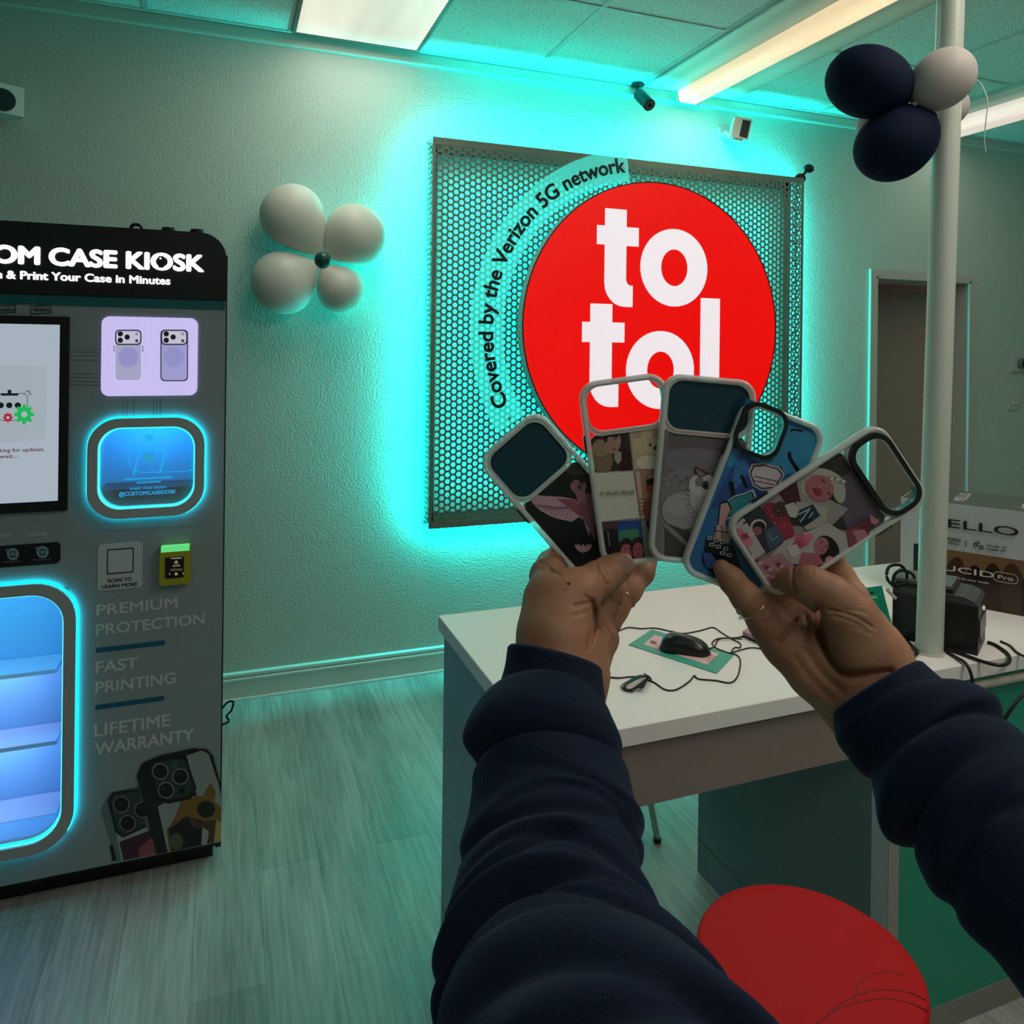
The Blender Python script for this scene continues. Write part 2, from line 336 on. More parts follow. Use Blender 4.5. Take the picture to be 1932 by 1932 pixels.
def perf_reflector():
    m = mat('perforated_reflector', (.62, .64, .56), .45); nt = m.node_tree; b = nt.nodes['Principled BSDF']; L = nt.links; N = nt.nodes.new
    tc = N('ShaderNodeTexCoord'); w_ = N('ShaderNodeTexVoronoi'); w_.inputs['Scale'].default_value = 150; w_.inputs['Randomness'].default_value = 0; L.new(tc.outputs['Object'], w_.inputs['Vector'])
    rp = N('ShaderNodeValToRGB'); rp.color_ramp.elements[0].position = .25; rp.color_ramp.elements[0].color = (.25, .27, .22, 1); rp.color_ramp.elements[1].position = .4; rp.color_ramp.elements[1].color = (.76, .84, .74, 1)
    L.new(w_.outputs['Distance'], rp.inputs['Fac']); L.new(rp.outputs['Color'], b.inputs['Base Color']); return m
def tube_fixture(x0, x1, l0, l1, label, lm):
    t = thing('ceiling_tube_light', label, 'ceiling light', ((l0+l1)/2, 2.7, 2.98))
    MB().ring(rrect(x0, 1.18, x1, 3.612, .002, 1), rrect(x0+.012, 1.192, x1-.012, 3.6, .002, 1), 3.034, 3.052, g=lambda p, y: (p[0], p[1], y)).build('frame', M_lampfr, t)
    for a, b in ((x0+.012, l0), (l1, x1-.012)):
        MB().loft([[(a, 1.192, 3.044), (a, 3.6, 3.044)], [(b, 1.192, 3.034), (b, 3.6, 3.034)]], cap=False, closed=False).build('reflector', perf_reflector(), t)
    P = [(l0, 3.04), (l0+.008, 2.985), (l0+.03, 2.975), (l1-.03, 2.975), (l1-.008, 2.985), (l1, 3.04)]
    MB().loft([[(x, y, z) for x, z in P] for y in (1.195, 3.6)]).build('lens', lm, t)
    MB().box((l0-.006, 3.6, 2.974), (l1+.006, 3.606, 3.045)).build('end_plate', M_lampfr, t)
tube_fixture(2.107, 2.693, 2.315, 2.455, 'long ceiling light with warm yellow basket lens, above and right of the sign', lens_mat('warm_lens', (1, .72, .42), 1.0, 9))
tube_fixture(3.93, 4.515, 4.12, 4.36, 'ceiling light with pale lens seen right of the pole, furthest right', lens_mat('pale_lens', (1, .86, .74), .85, 9))
# ================================================================== sign
KS = .9804
def sx_(x): return x*KS
def sz_(z): return EYE+(z-EYE)*KS
sign = thing('wall_sign', 'large backlit perforated metal sign with red disc reading total, on the wall', 'sign', (2.14, 3.6, .73))
M_perf = mat('perforated_metal', (.19, .215, .185), .45, .2)
YF = 3.50
def perf(mb, a0, a1, b0, b1, g, skip=None, R=.0132, p=.0324, th=.0025):
    ca = p*.8660254; na = int((a1-a0)/ca); nb = int((b1-b0)/p); oa = ((a1-a0)-(na-1)*ca)/2; ob = ((b1-b0)-(nb-.5)*p)/2
    V = []; Fs = []
    hexo = [(p/math.sqrt(3)*(math.cos(math.radians(60*k))), p/math.sqrt(3)*math.sin(math.radians(60*k))) for k in range(6)]
    H = []
    for k in range(6):
        q, r_ = hexo[k], hexo[(k+1) % 6]; H += [q, ((q[0]+r_[0])/2, (q[1]+r_[1])/2)]
    C = [(R*math.cos(math.radians(30*k)), R*math.sin(math.radians(30*k))) for k in range(12)]
    for i in range(na):
        for j in range(nb):
            a = a0+oa+i*ca; b = b0+ob+j*p+(p/2 if i % 2 else 0)
            if skip and skip(a, b): continue
            n = len(V); V += [g(min(max(a+x, a0), a1), min(max(b+y, b0), b1), 0) for x, y in H]+[g(a+x, b+y, 0) for x, y in C]+[g(a+x, b+y, th) for x, y in C]
            for k in range(12):
                l = (k+1) % 12; Fs += [(n+k, n+l, n+12+l, n+12+k), (n+12+k, n+12+l, n+24+l, n+24+k)]
    mb.raw(V, Fs)
mb = MB(); dcx, dcz, dr_ = 2.099, 1.7235, .7555
perf(mb, SX0+.012, SX1-.012, SZ0+.014, SZ1-.014, lambda a, b, h: (a, YF+h, b), lambda a, b: math.hypot(a-2.13, b-1.72) < .69, R=.0121, p=.0318)
fr = rrect(SX0, SZ0, SX1, SZ1, .004, 1); fi = rrect(SX0+.016, SZ0+.030, SX1-.016, SZ1-.034, .002, 1); mb.ring(fr, fi, YF-.001, YF+.003)
mb.build('perforated_face', M_perf, sign)
fl = MB()
for z in (SZ0, SZ1): perf(fl, SX0, SX1, YF+.002, 3.612, lambda a, b, h, z=z: (a, b, z), R=.009, p=.028)
for x in (SX0, SX1): perf(fl, SZ0, SZ1, YF+.002, 3.612, lambda a, b, h, x=x: (x, b, a), R=.009, p=.028)
for z in (SZ0, SZ1): fl.box((SX0, 3.606, z-.002), (SX1, 3.612, z+.002))
for x in (SX0, SX1): fl.box((x-.002, 3.606, SZ0), (x+.002, 3.612, SZ1))
fl.build('side_flange', M_perf, sign)
bfl = MB()  # opaque baffle added to keep strip light from leaking through the holes
for z, d_ in ((SZ0, 1), (SZ1, -1)): bfl.box((SX0+.004, 3.604, z+d_*.004), (SX1-.004, 3.607, z+d_*.05)); bfl.box((SX0+.05, 3.604, z+d_*.047), (SX1-.05, 3.648, z+d_*.05))
for x, d_ in ((SX0, 1), (SX1, -1)): bfl.box((x+d_*.004, 3.604, SZ0+.004), (x+d_*.05, 3.607, SZ1-.004)); bfl.box((x+d_*.047, 3.604, SZ0+.05), (x+d_*.05, 3.648, SZ1-.05))
bfl.build('light_baffle', mat('baffle_grey', (.20, .23, .2), .5), sign)
M_black = mat('black_plastic', (.008, .009, .010), .4)
M_red = mat('red_glow', (.1, 0, 0), .4, emit=(1, .0, .0), es=.78); M_let = mat('white_glow', (.3, .3, .3), .4, emit=(1, .90, .96), es=.78)
D = ell(dcx, dcz, dr_, n=96); Di = ell(dcx, dcz, dr_-.006, n=96)
MB().prism(D, 3.433, 3.495).build('light_box_body', mat('grey_edge', (.28, .33, .31), .4), sign)
MB().ring(D, Di, 3.4285, 3.433).build('black_edge', M_black, sign)
MB().prism(Di, 3.430, 3.4328).build('red_disc', M_red, sign)
lt = MB()
def tee(cx, top, base, sc=1.):          # letter t with its hooked foot
    w_ = .0625; P = [(-w_, 0), (w_, 0), (w_, -.098), (.135, -.098), (.135, -.205), (w_, -.205), (w_, -.395)]
    P += [(.0625+.03*(1-math.cos(math.radians(a))), -.395-.035*math.sin(math.radians(a))) for a in (25, 50, 75, 90)]+[(.103, -.43), (.103, -.552), (.055, -.552)]
    P += [(.055-.1175*math.sin(math.radians(a)), -.552+.135*(1-math.cos(math.radians(a)))) for a in (15, 30, 45, 60, 75, 90)]
    P += [(-w_, -.205), (-.108, -.205), (-.108, -.098), (-w_, -.098)]; s = (top-base)/.552
    return [(sx_(cx+x), sz_(top+z*s)) for x, z in P]
lt.prism(tee(1.884, 2.335, 1.830), 3.4255, 3.4298); lt.prism(tee(1.806, 1.842, 1.310), 3.4255, 3.4298)
for cx, cz, k in ((2.239, 2.048, 1), (2.161, 1.502, 1)):
    lt.ring(ell(sx_(cx), sz_(cz), .203, .203, n=48), ell(sx_(cx), sz_(cz), .081, .096, n=48), 3.4255, 3.4298)
lt.box((sx_(2.408), 3.4255, sz_(1.310)), (sx_(2.530), 3.4298, sz_(1.893)))
orient(lt.build('total_lettering', M_let, sign))
# acrylic arc with the black writing
tcx, tcz = sx_(2.10), sz_(1.70)
def arcp(r_, a): return (tcx+r_*math.cos(math.radians(a)), tcz+r_*math.sin(math.radians(a)))
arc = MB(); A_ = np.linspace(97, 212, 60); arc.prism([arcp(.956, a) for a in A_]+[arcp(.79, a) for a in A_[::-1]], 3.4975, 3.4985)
arc.build('acrylic_arc', mat('frosted_acrylic', (.3, .8, .76), .35, alpha=.42, emit=(0, 1, .88), es=.42), sign)  # faint emission put in for LED light passing through the acrylic
wr = MB()
def add_bold_arc(mb_):
    for k, (ox, oz) in enumerate(((-1, 0), (1, 0), (0, 1), (0, -1), (.7, .7), (-.7, .7), (.7, -.7), (-.7, -.7))):
        add_text(mb_, 'Covered by the Verizon 5G network', ox*.16, 107+ox*.16, oz*.0028, .072, garc, 0, .003+.0001*k)
def garc(x, z, h): a = 205.5-x; r_ = .842+z; q = arcp(r_, a); return (q[0], 3.4972-h, q[1])
add_bold_arc(wr)
wr.build('arc_lettering', mat('black_vinyl', (.004, .006, .006), .5), sign)
for a in (98.5, 210): x, z = arcp(.868, a); MB().cyl((x, 3.497, z), (x, 3.490, z), .008, n=12).build('standoff_bolt', mat('steel', (.5, .52, .5), .3, .9), sign)
# glowing strip that edges the back of the disc
hr = MB(); hr.ring(ell(2.05, 1.70, .80, n=72), ell(2.05, 1.70, .785, n=72), 3.590, 3.600); hr.build('led_ring', mat('cyan_led', (.0, .4, .35), .4, emit=(0, 1, .86), es=3.), sign)
# ================================================================== kiosk
YK = 2.5
kq = lambda px, py: onY(px, py, YK)
def KX(px): return float(onY(px, 800, YK)[0])
def KZ(px, py): return float(onY(px, py, YK)[2])
kiosk = thing('phone_case_kiosk', 'tall grey and black vending kiosk with glowing blue windows, against left side of photo', 'vending kiosk', (-.5, 2.9, 0))
M_kface = mat('kiosk_grey', (.24, .285, .30), .35); M_kblk = mat('kiosk_black', (.004, .004, .006), .35)
KL, KR, KD = -1.02, 0.0, 3.30
# face plate with three openings is built of strips around them
wx0, wx1, wz0, wz1 = KX(187.6), KX(369), KZ(280, 955), KZ(280, 804)          # small window
bx0, bx1, bz0, bz1 = -1.0+.42, KX(128), KZ(60, 1583), KZ(60, 1118)              # big display window (right part in view)
bx0 = -.93
kb = MB()
kb.box((KL, 2.55, .06), (KR-.004, KD, 1.74))       # cabinet behind gets hollow boxes in front of it
kb2 = MB()
def strip(x0, x1, z0, z1): kb2.box((x0, YK, z0), (x1, YK+.012, z1))
strip(KL, KR, wz1, 1.74); strip(KL, wx0, bz1, wz1); strip(wx1, KR, wz0, wz1); strip(wx0, KR, bz1, wz0); strip(bx1, KR, .075, bz1); strip(KL, bx0, .075, bz1); strip(bx0, bx1, .075, bz0)
kb2.build('front_panel', M_kface, kiosk)
kb3 = MB(); kb3.box((KL, YK+.012, .06), (KL+.01, KD, 1.74)); kb3.box((KR-.012, YK+.002, .06), (KR+.004, KD, 1.88)); kb3.box((KL, KD-.01, .06), (KR, KD, 1.74)); kb3.box((KL, YK+.012, .06), (KR-.012, KD, .07)); kb3.box((KL, YK+.012, 1.73), (KR-.012, KD, 1.74))
kb3.build('cabinet_body', M_kblk, kiosk)
MB().box((KL+.02, 2.56, 0), (KR-.02, 3.25, .062)).build('base_plinth', M_kblk, kiosk)
hd = MB(); hd.prism(rrect(KL, 1.742, KR, 1.945, (.075, .075, .002, .002), 8), YK-.01, KD); hd.build('header', M_kblk, kiosk)
MB().box((KL, YK-.003, 1.712), (KR-.002, YK, 1.741)).build('teal_band', mat('teal_band', (.0, .10, .12), .4), kiosk)
def kg(y): return lambda x, z, h: (x, y-h, z)
hl = MB(); M_glow = mat('header_glow', (.6, .6, .6), .4, emit=(.92, .93, 1), es=1.25)
hb = lambda px, py: KZ(px, py)
add_text(hl, 'CASE KIOSK', KX(90), KX(382), 1.8235, .052, kg(YK-.0105), .045, .006); add_text(hl, 'CUSTOM', KX(-165), KX(74), 1.8235, .052, kg(YK-.0105), .045, .006)
add_text(hl, '& Print Your Case in Minutes', KX(11), KX(319), 1.782, .0235, kg(YK-.0105), .03, .005); add_text(hl, 'Design', KX(-70), KX(3), 1.782, .0235, kg(YK-.0105), .03, .005)
hl.build('header_lettering', M_glow, kiosk)
hk = MB(); xk = KX(301.5); hk.prism(rrect(xk-.0075, 1.832, xk+.0075, 1.866, .003, 3), YK-.0185, YK-.0165); hk.build('header_phone_icon', M_kblk, kiosk)
hk = MB(); hk.prism(ell(xk-.002, 1.859, .0028, n=10), YK-.0195, YK-.0185); hk.build('header_icon_lens', M_glow, kiosk)
for px in (312, 367): MB().cyl((KX(px), 2.56, 1.940), (KX(px), 2.56, 1.962), .026, .020).build('roof_cap', M_kblk, kiosk)
# screen
sx1, sz0, sz1 = KX(130), KZ(128, 960)-.002, KZ(130, 598)
MB().box((-.98, YK-.012, sz0), (sx1, YK, sz1)).build('screen_bezel', M_kblk, kiosk)
scr = MB().box((-.96, YK-.0135, KZ(110, 943)), (KX(112.5), YK-.0125, KZ(113, 613))).build('screen', mat('screen_glow', (.1, .1, .1), .2, emit=(.36, .42, .49), es=1.0), kiosk)
gk = lambda off: (lambda px, py, h: tuple(onY(px, py, YK)-np.array([0, off+h, 0])))
a = Art(gk(.0136), dh=.0001, e=.8)
a.p([(-60, 688), (90, 690), (88, 829), (-60, 838)], '#a3adb8')
a.line([(-20, 742), (37, 742), (48, 742), (54, 748), (54, 790), (30, 792), (-20, 792)], 1.2, '#3a4048')
a.p([(4, 741.5), (37, 741.5), (37, 746), (4, 746)], '#0b1a22'); a.p([(17, 735), (24, 735), (24, 742), (17, 742)], '#0b1a22')
for x in (4, 20, 36): a.p(ell(x, 764, 6, 5.5), '#0b1a22')
a.line([(50, 742), (52, 736), (55, 739), (58, 736), (57, 741), (62, 742), (56, 745)], 1, '#30383f')
def gear(cx, cy, r_, k, col, hole):
    P = []
    for i in range(k):
        for da, rr in ((-.30, .74), (-.2, 1), (.2, 1), (.3, .74)): an = 2*math.pi*(i+da)/k; P.append((cx+r_*rr*math.cos(an), cy+r_*rr*math.sin(an)))
    a.p(P, col); a.p(ell(cx, cy, r_*.3), hole)
gear(48, 781, 19, 8, '#1fb45c', '#a9b4bd'); gear(17.5, 787, 9.5, 8, '#b02035', '#a9b4bd')
a.build('screen_picture', kiosk)
sm = MB(); add_text(sm, 'Checking for updates.', KX(-25), KX(86.5), KZ(40, 851), .0105, kg(YK-.0136), .008, .0006); add_text(sm, 'Please wait...', KX(-42), KX(37), KZ(15, 863), .0105, kg(YK-.0136), .008, .0006)
sm.build('screen_message', cmat('#7c2a35', .4, .3), kiosk)
# sticky notes above the screen
for (q, s_, x0, x1, py) in (([(56.5, 577.5), (95.5, 574.5), (97.5, 591), (58, 594)], '484696', 60, 91, 587), ([(-25, 577), (29, 574.5), (30.5, 590.5), (-24, 593)], 'ahnasfen', -22, 27, 586.5)):
    n_ = Art(gk(.0005), dh=.0003); n_.p(q, '#050608'); c0 = np.mean(q, 0); n_.p([tuple(c0+(np.array(p_)-c0)*np.array([.93, .78])) for p_ in q], '#6f7f80'); nn = n_.build('sticky_note', kiosk)
    tx = MB(); add_text(tx, s_, KX(x0), KX(x1), KZ(x0, py), .0085, kg(YK-.0015), .01, .0004); tx.build('note_writing', M_black, nn)
# lavender light box with two case pictures
lx0, lx1, lz0, lz1 = KX(190), KX(371.5), KZ(280, 746.5), KZ(280, 598.5)
MB().prism(rrect(lx0, lz0, lx1, lz1, .022), YK-.006, YK).build('lavender_light_box', mat('lavender_glow', (.5, .45, .7), .4, emit=(.60, .52, .92), es=.82), kiosk)
a = Art(gk(.0062), dh=.0001, e=.85)
def rr(x0, y0, x1, y1, r_): return rrect(x0, y0, x1, y1, r_, 4)
def casepic(cx, body, rim):
    a.p(rr(cx-26, 622, cx+26, 719, 8), rim); a.p(rr(cx-24, 624, cx+24, 717, 7), body); a.p(ell(cx, 674, 19), '#8f8cc4')
    a.p(rr(cx-25, 622, cx+25, 651, 8), '#2b2b33'); a.p(rr(cx-22.5, 624.5, cx+22.5, 648.5, 6), '#bfbcd2')
    for x, y in ((-15, 630), (-15, 642), (-2, 636)): a.p(ell(cx+x, y, 5), '#14141c')
    a.p(ell(cx+16, 630, 3), '#8a8798'); a.p(ell(cx+16, 643, 3), '#3c3a4c')
casepic(242.5, '#a29fc0', '#c9c4ea'); casepic(329, '#9a96cc', '#26262c')
for s_, x in ((1, 216), (1, 270)): a.p([(x-.7, 652), (x+.7, 652), (x+.7, 664), (x-.7, 664)], '#4a4a58')
a.build('light_box_pictures', kiosk)
# lit rounded windows
M_frame = mat('window_frame_grey', (.34, .35, .36), .3); M_cy = mat('cyan_edge_led', (0, .5, .55), .4, emit=(0, .66, .86), es=7.5); M_cy2 = mat('cyan_edge_led_inner', (0, .5, .55), .4, emit=(.05, .80, .90), es=2.0)
def lit_window(x0, x1, z0, z1, fw_, r_, depth, blue, nm):
    O = rrect(x0-fw_, z0-fw_, x1+fw_, z1+fw_, r_+fw_*.8, 8); I = rrect(x0, z0, x1, z1, r_, 8)
    fr_ = MB().ring(O, I, YK-.030, YK-.010).build(nm+'_frame', M_frame, kiosk)
    MB().ring(rrect(x0-fw_-.0035, z0-fw_-.0035, x1+fw_+.0035, z1+fw_+.0035, r_+fw_*.8+.003, 8), rrect(x0+.004, z0+.004, x1-.004, z1-.004, r_, 8), YK-.010, YK-.0065).build('led_strip', M_cy, fr_)
    MB().ring(rrect(x0, z0, x1, z1, r_, 8), rrect(x0+.0035, z0+.0035, x1-.0035, z1-.0035, r_-.003, 8), YK-.022, YK-.016).build('inner_led_strip', M_cy2, fr_)
    # solid rounded corners behind the frame, then the box
    c_ = MB(); c_.ring(rrect(x0-.004, z0-.004, x1+.004, z1+.004, .001, 8), rrect(x0+.004, z0+.004, x1-.004, z1-.004, r_, 8), YK-.0064, YK+.012); c_.build('window_lining', M_frame, fr_)
    b_ = MB(); y0, y1 = YK+.012, YK+depth; X0, X1, Z0, Z1 = x0-.01, x1+.01, z0-.01, z1+.01
    b_.box((X0-.01, y0, Z0), (X0, y1, Z1)); b_.box((X1, y0, Z0), (X1+.01, y1, Z1)); b_.box((X0, y0, Z1), (X1, y1, Z1+.01)); b_.box((X0, y0, Z0-.01), (X1, y1, Z0)); b_.box((X0, y1, Z0), (X1, y1+.01, Z1))
    b_.build(nm+'_interior', blue, kiosk); return fr_
M_blue = mat('compartment_blue', (.02, .42, .72), .5); M_blue2 = mat('display_blue', (.30, .56, .85), .5)
f1 = lit_window(wx0, wx1, wz0, wz1, .027, .062, .16, M_blue, 'pickup_window')
f2 = lit_window(bx0, bx1, bz0, bz1, .031, .085, .26, M_blue2, 'display_window')
area('pickup_window_light', ((wx0+wx1)/2, YK+.05, wz1-.004), (0, .75, -.6), wx1-wx0-.05, .02, .42, (.05, .6, 1))
area('display_light_top', ((bx0+bx1)/2, YK+.05, bz1), (0, .5, -.8), bx1-bx0-.1, .04, .75, (.16, .72, 1))
# pickup window: dark tray and glass print
MB().box((wx0, YK+.02, wz0-.008), (wx1, YK+.15, wz0+.05)).build('pickup_tray', M_kblk, kiosk)
gl = MB().box((wx0+.002, YK-.0125, wz0+.002), (wx1-.002, YK-.0115, wz1-.002)).build('window_glass', mat('clear_glass', (.9, .95, 1), .03, alpha=.10), f1)
a = Art(gk(-.0110+.0238), dh=.00005, e=.9)
B1 = '#22a5e0'
a.p([(271, 820), (292, 820), (281.5, 834)], B1)
a.line([(253, 894), (264, 850), (268, 844), (275, 843.5), (307, 851), (311, 858), (302, 892)], 3, B1); a.p([(274, 852), (292, 856), (289, 873), (270, 869)], '#2b93c4')
a.line([(236, 903), (326, 899)], 2.2, B1); a.line([(259, 910), (304, 907)], 2.2, B1)
a.line([(243, 808), (243, 866), (247, 879), (256, 887), (270, 890.5), (300, 889.5), (350, 888), (366, 884)], 1.3, B1)
a.build('glass_print', f1)
gt = MB(); add_text(gt, 'SHARE YOUR DESIGN', KX(247), KX(315), KZ(280, 921.5), .0072, kg(YK-.0130), .01, .0004); add_text(gt, '@CUSTOMCASEKIOSK', KX(227), KX(334), KZ(280, 932), .0115, kg(YK-.0130), .025, .0004)
gt.build('glass_writing', cmat('#35aee0', .4, .6), f1)
# display shelves
for py in (1275, 1413, 1553):
    z = float(onY(0, py, YK+.13)[2])
    MB().box((bx0+.02, YK+.13, z-.012), (float(onY(106, py, YK+.13)[0]), YK+.258, z)).build('shelf', mat('shelf_acrylic', (.62, .66, .85), .3), kiosk)
for py in (1275, 1413, 1553):
    z = float(onY(0, py, YK+.13)[2]); area('shelf_light', ((bx0+bx1)/2, YK+.145, z-.02), (0, .8, -.6), bx1-bx0-.2, .01, .42, (.42, .62, 1))
# printed face: plaque, bars, words
a = Art(gk(.0006), dh=.0002)
a.p([(180, 1000.5), (384, 989), (384, 991), (180, 1003)], '#6f8f9a')
Q = lambda x0, z0, x1, z1, r_: rrect(x0, z0, x1, z1, r_, 5)
plq = MB().prism(rrect(KX(187.6), KZ(230, 1111), KX(272), KZ(230, 1024), .012), YK-.003, YK).build('scan_plaque', mat('plaque_grey', (.46, .50, .51), .4), kiosk)
pw = MB(); pw.ring(rrect(KX(205), KZ(230, 1081), KX(255.5), KZ(230, 1034), .004, 3), rrect(KX(207), KZ(230, 1079), KX(253.5), KZ(230, 1036), .003, 3), YK-.0036, YK-.003)
add_text(pw, 'SCAN TO', KX(207), KX(252), KZ(230, 1096.5), .0105, kg(YK-.003), .02, .0005); add_text(pw, 'LEARN MORE', KX(196), KX(263), KZ(230, 1107), .0105, kg(YK-.003), .02, .0005); pw.build('plaque_lettering', M_kblk, plq)
def word(s_, x0, x1, pyl, pyr, cap, m, bold=.02, kp=kiosk, nm='face_lettering'):
    t_ = MB(); z = (KZ(x0, pyl)+KZ(x1, pyr))/2; add_text(t_, s_, KX(x0), KX(x1), z, cap, kg(YK), bold, .0006); return t_.build(nm, m, kp)
M_word = mat('pale_lettering', (.48, .54, .53), .4)
word('PREMIUM', 186, 339, 1161, 1146, .0315, M_word); word('PROTECTION', 186, 390, 1197, 1177.5, .0315, M_word)
word('FAST', 186, 265, 1270, 1260, .0335, M_word); word('PRINTING', 186, 337, 1307, 1289, .0335, M_word)
word('LIFETIME', 184.5, 328, 1388, 1370, .036, M_word); word('WARRANTY', 186, 373, 1423, 1397, .036, M_word)
word('PRINT', -12, 25, 1015, 1013, .0095, M_word, .01); word('DONE', 58, 92, 1012, 1009, .0095, M_word, .01)
M_bar = mat('blue_bar', (.0, .085, .17), .4)
for yl, yr in ((1226, 1211), (1332, 1317)):
    z = (KZ(186, yl)+KZ(316, yr))/2; MB().prism(rrect(KX(186), z-.008, KX(316), z+.006, .003, 3), YK-.001, YK).build('blue_bar', M_bar, kiosk)
# step strip under the screen
st = MB().prism(rrect(-.95, KZ(100, 1063), KX(117), KZ(100, 1023), .012), YK-.003, YK).build('step_strip', M_kblk, kiosk)
for x, y in ((25, 1045), (81, 1041)):
    a2 = Art(gk(.0034), dh=.0002); a2.p(ell(x, y, 11.5), '#7f9298'); a2.p(rr(x-6, y-6, x+5, y+6, 2), '#20323a'); a2.p(rr(x-4, y-3.5, x+3, y+3, 1), '#5d9c98'); a2.p(ell(x-10, y-7, 3.4), '#3e7f96'); a2.p([(x-19, y+14), (x+16, y+12.5), (x+16, y+14), (x-19, y+15.6)], '#5d6a70'); a2.build('step_icon', st)
# card reader
rd = MB().prism(rrect(KX(305.5), KZ(335, 1098), KX(364), KZ(335, 1026), .008), YK-.028, YK).build('card_reader', mat('reader_yellow', (.34, .31, .012), .35), kiosk)
MB().prism(rrect(KX(316), KZ(335, 1085), KX(351), KZ(335, 1046), .003), YK-.030, YK-.028).build('reader_screen', M_kblk, rd)
MB().box((KX(308), YK-.0285, KZ(335, 1036)), (KX(361), YK-.004, KZ(335, 1026.5)+.001)).build('reader_light', mat('green_glow', (.1, .5, .2), .4, emit=(.15, .85, .25), es=.7), rd)
a3 = Art(gk(.0302), dh=.0002, e=.4)
a3.p([(324, 1048), (344, 1047), (344, 1048.5), (324, 1049.5)], '#c8c2b0'); a3.p([(333.5, 1051), (338, 1058), (329, 1058)], '#b59a4a'); a3.p([(327, 1061), (341, 1060), (341, 1063), (327, 1064)], '#8a8578'); a3.p([(323, 1068), (345, 1067), (345, 1071), (323, 1072)], '#57544c')
a3.p([(331, 1075), (336, 1075), (336, 1080), (331, 1080)], '#c9a860'); a3.p([(320, 1077), (322, 1075), (322, 1080)], '#c8c2b0'); a3.p([(348, 1076.5), (346, 1074), (346, 1079)], '#c8c2b0'); a3.build('reader_display', rd)
# printed phones at the foot of the face, clipped at the plate edge
cl = [(0, 1200), (417.5, 1200), (417.5, 1591), (200, 1630), (0, 1672)]
a.c = cl
a.p([(190, 1528), (205, 1497), (262, 1482), (330, 1520), (370, 1640), (225, 1640)], '#5d6f6e')
a.p([(206, 1500), (258, 1487), (292, 1620), (300, 1640), (232, 1640)], '#93a09c'); a.p([(225, 1588), (300, 1560), (302, 1625), (237, 1640)], '#3c2030'); a.p([(262, 1600), (292, 1574), (302, 1625), (262, 1628)], '#8a4450')
a.p([(203, 1510), (212, 1494), (262, 1487), (276, 1560), (232, 1580), (218, 1570)], '#15201f'); a.p([(209, 1511), (216, 1498), (262, 1492), (274, 1556), (234, 1574), (222, 1566)], '#2c3a38')
for x, y in ((229, 1517), (269, 1527), (241, 1552)): a.p(ell(x, y, 15.5), '#8c8178'); a.p(ell(x, y, 13.8), '#0a0b0e')
a.p([(207, 1594), (213, 1594), (220, 1622), (213, 1624)], '#101617')
for x, y in ((229, 1517), (269, 1527), (241, 1552)): a.p(ell(x-4, y-4, 4), '#1d2230')
a.build('face_print', kiosk); a = Art(gk(.0050), cl, .0002)
a.p([(258, 1462), (268, 1438), (300, 1424), (365, 1410), (390, 1412), (402, 1424), (417, 1480), (417, 1660), (310, 1660)], '#131b1b')
a.p([(352, 1424), (380, 1414), (393, 1420), (412, 1476), (417, 1500), (417, 1630), (322, 1630), (298, 1520), (330, 1500), (372, 1500)], '#8a9290')
a.p([(382, 1500), (398, 1474), (408, 1494), (404, 1510), (417, 1520), (417, 1660), (330, 1660), (314, 1565), (330, 1540), (342, 1508), (370, 1500)], '#7a5a24')
a.p([(318, 1562), (352, 1538), (388, 1548), (394, 1600), (372, 1640), (330, 1640)], '#16141b'); a.p(ell(389, 1525, 17, 16), '#1a1210'); a.p([(352, 1536), (376, 1548), (408, 1545), (412, 1560), (400, 1600), (390, 1592), (394, 1564), (362, 1556)], '#4e2c18')
a.p([(408, 1545), (417, 1548), (417, 1595), (402, 1600)], '#b0915a'); a.p([(382, 1558), (394, 1566), (390, 1594), (380, 1590)], '#98999a'); a.p(ell(333, 1585, 13, 16), '#4f5246')
a.p([(264, 1454), (280, 1436), (335, 1425), (352, 1430), (371, 1485), (360, 1505), (318, 1514), (296, 1506), (284, 1480)], '#0c1111'); a.p([(284, 1450), (292, 1436), (340, 1428), (350, 1434), (365, 1484), (356, 1498), (318, 1507), (302, 1498)], '#263433')
for x, y in ((303, 1453), (340.5, 1462.5), (313.5, 1488)): a.p(ell(x, y, 15.5), '#94867c'); a.p(ell(x, y, 13.6), '#090a0e')
a.p(ell(330, 1440, 6), '#3f4c4a'); a.p(ell(344, 1489, 6), '#080a0a'); 
for x, y in ((303, 1453), (340.5, 1462.5), (313.5, 1488)): a.p(ell(x-4, y-4, 4), '#1d2230')
a.build('face_print', kiosk)
# ghost lines of the printed pattern
for ys in ((658, 664, 671, 679), (705, 712, 719, 726)):
    a = Art(gk(.0003), dh=.0001)
    for y in ys: a.line([(132, y), (188, y+1)], .9, '#465654')
    a.build('face_pattern', kiosk)
for xs in ((233, 240, 253), (290, 296, 303)):
    a = Art(gk(.0003), dh=.0001)
    for x in xs: a.line([(x, 750), (x-1, 786)], .9, '#465654')
    a.build('face_pattern', kiosk)
cb = MB(); c0 = np.array([KX(246), 2.60, 1.955]); cb.tube([c0+np.array([.015*math.cos(q), .012*math.sin(q*1.3), .004+.013*math.sin(q)]) for q in np.linspace(0, 16, 40)], .0042, 6, 2)
tag(cb.build('cable_coil', M_black), 'small black coil of cable lying on top of the black kiosk header', 'cable')
cb = MB(); c0 = onY(430, 1335, 2.95); cb.tube([c0+np.array([-.02, 0, .0]), c0+np.array([.0, 0, .02]), c0+np.array([.018, 0, .018]), c0+np.array([.012, 0, -.012]), c0+np.array([-.004, 0, -.03]), c0+np.array([.004, 0, -.05]), c0+np.array([-.02, .0, -.06])], .004, 6)
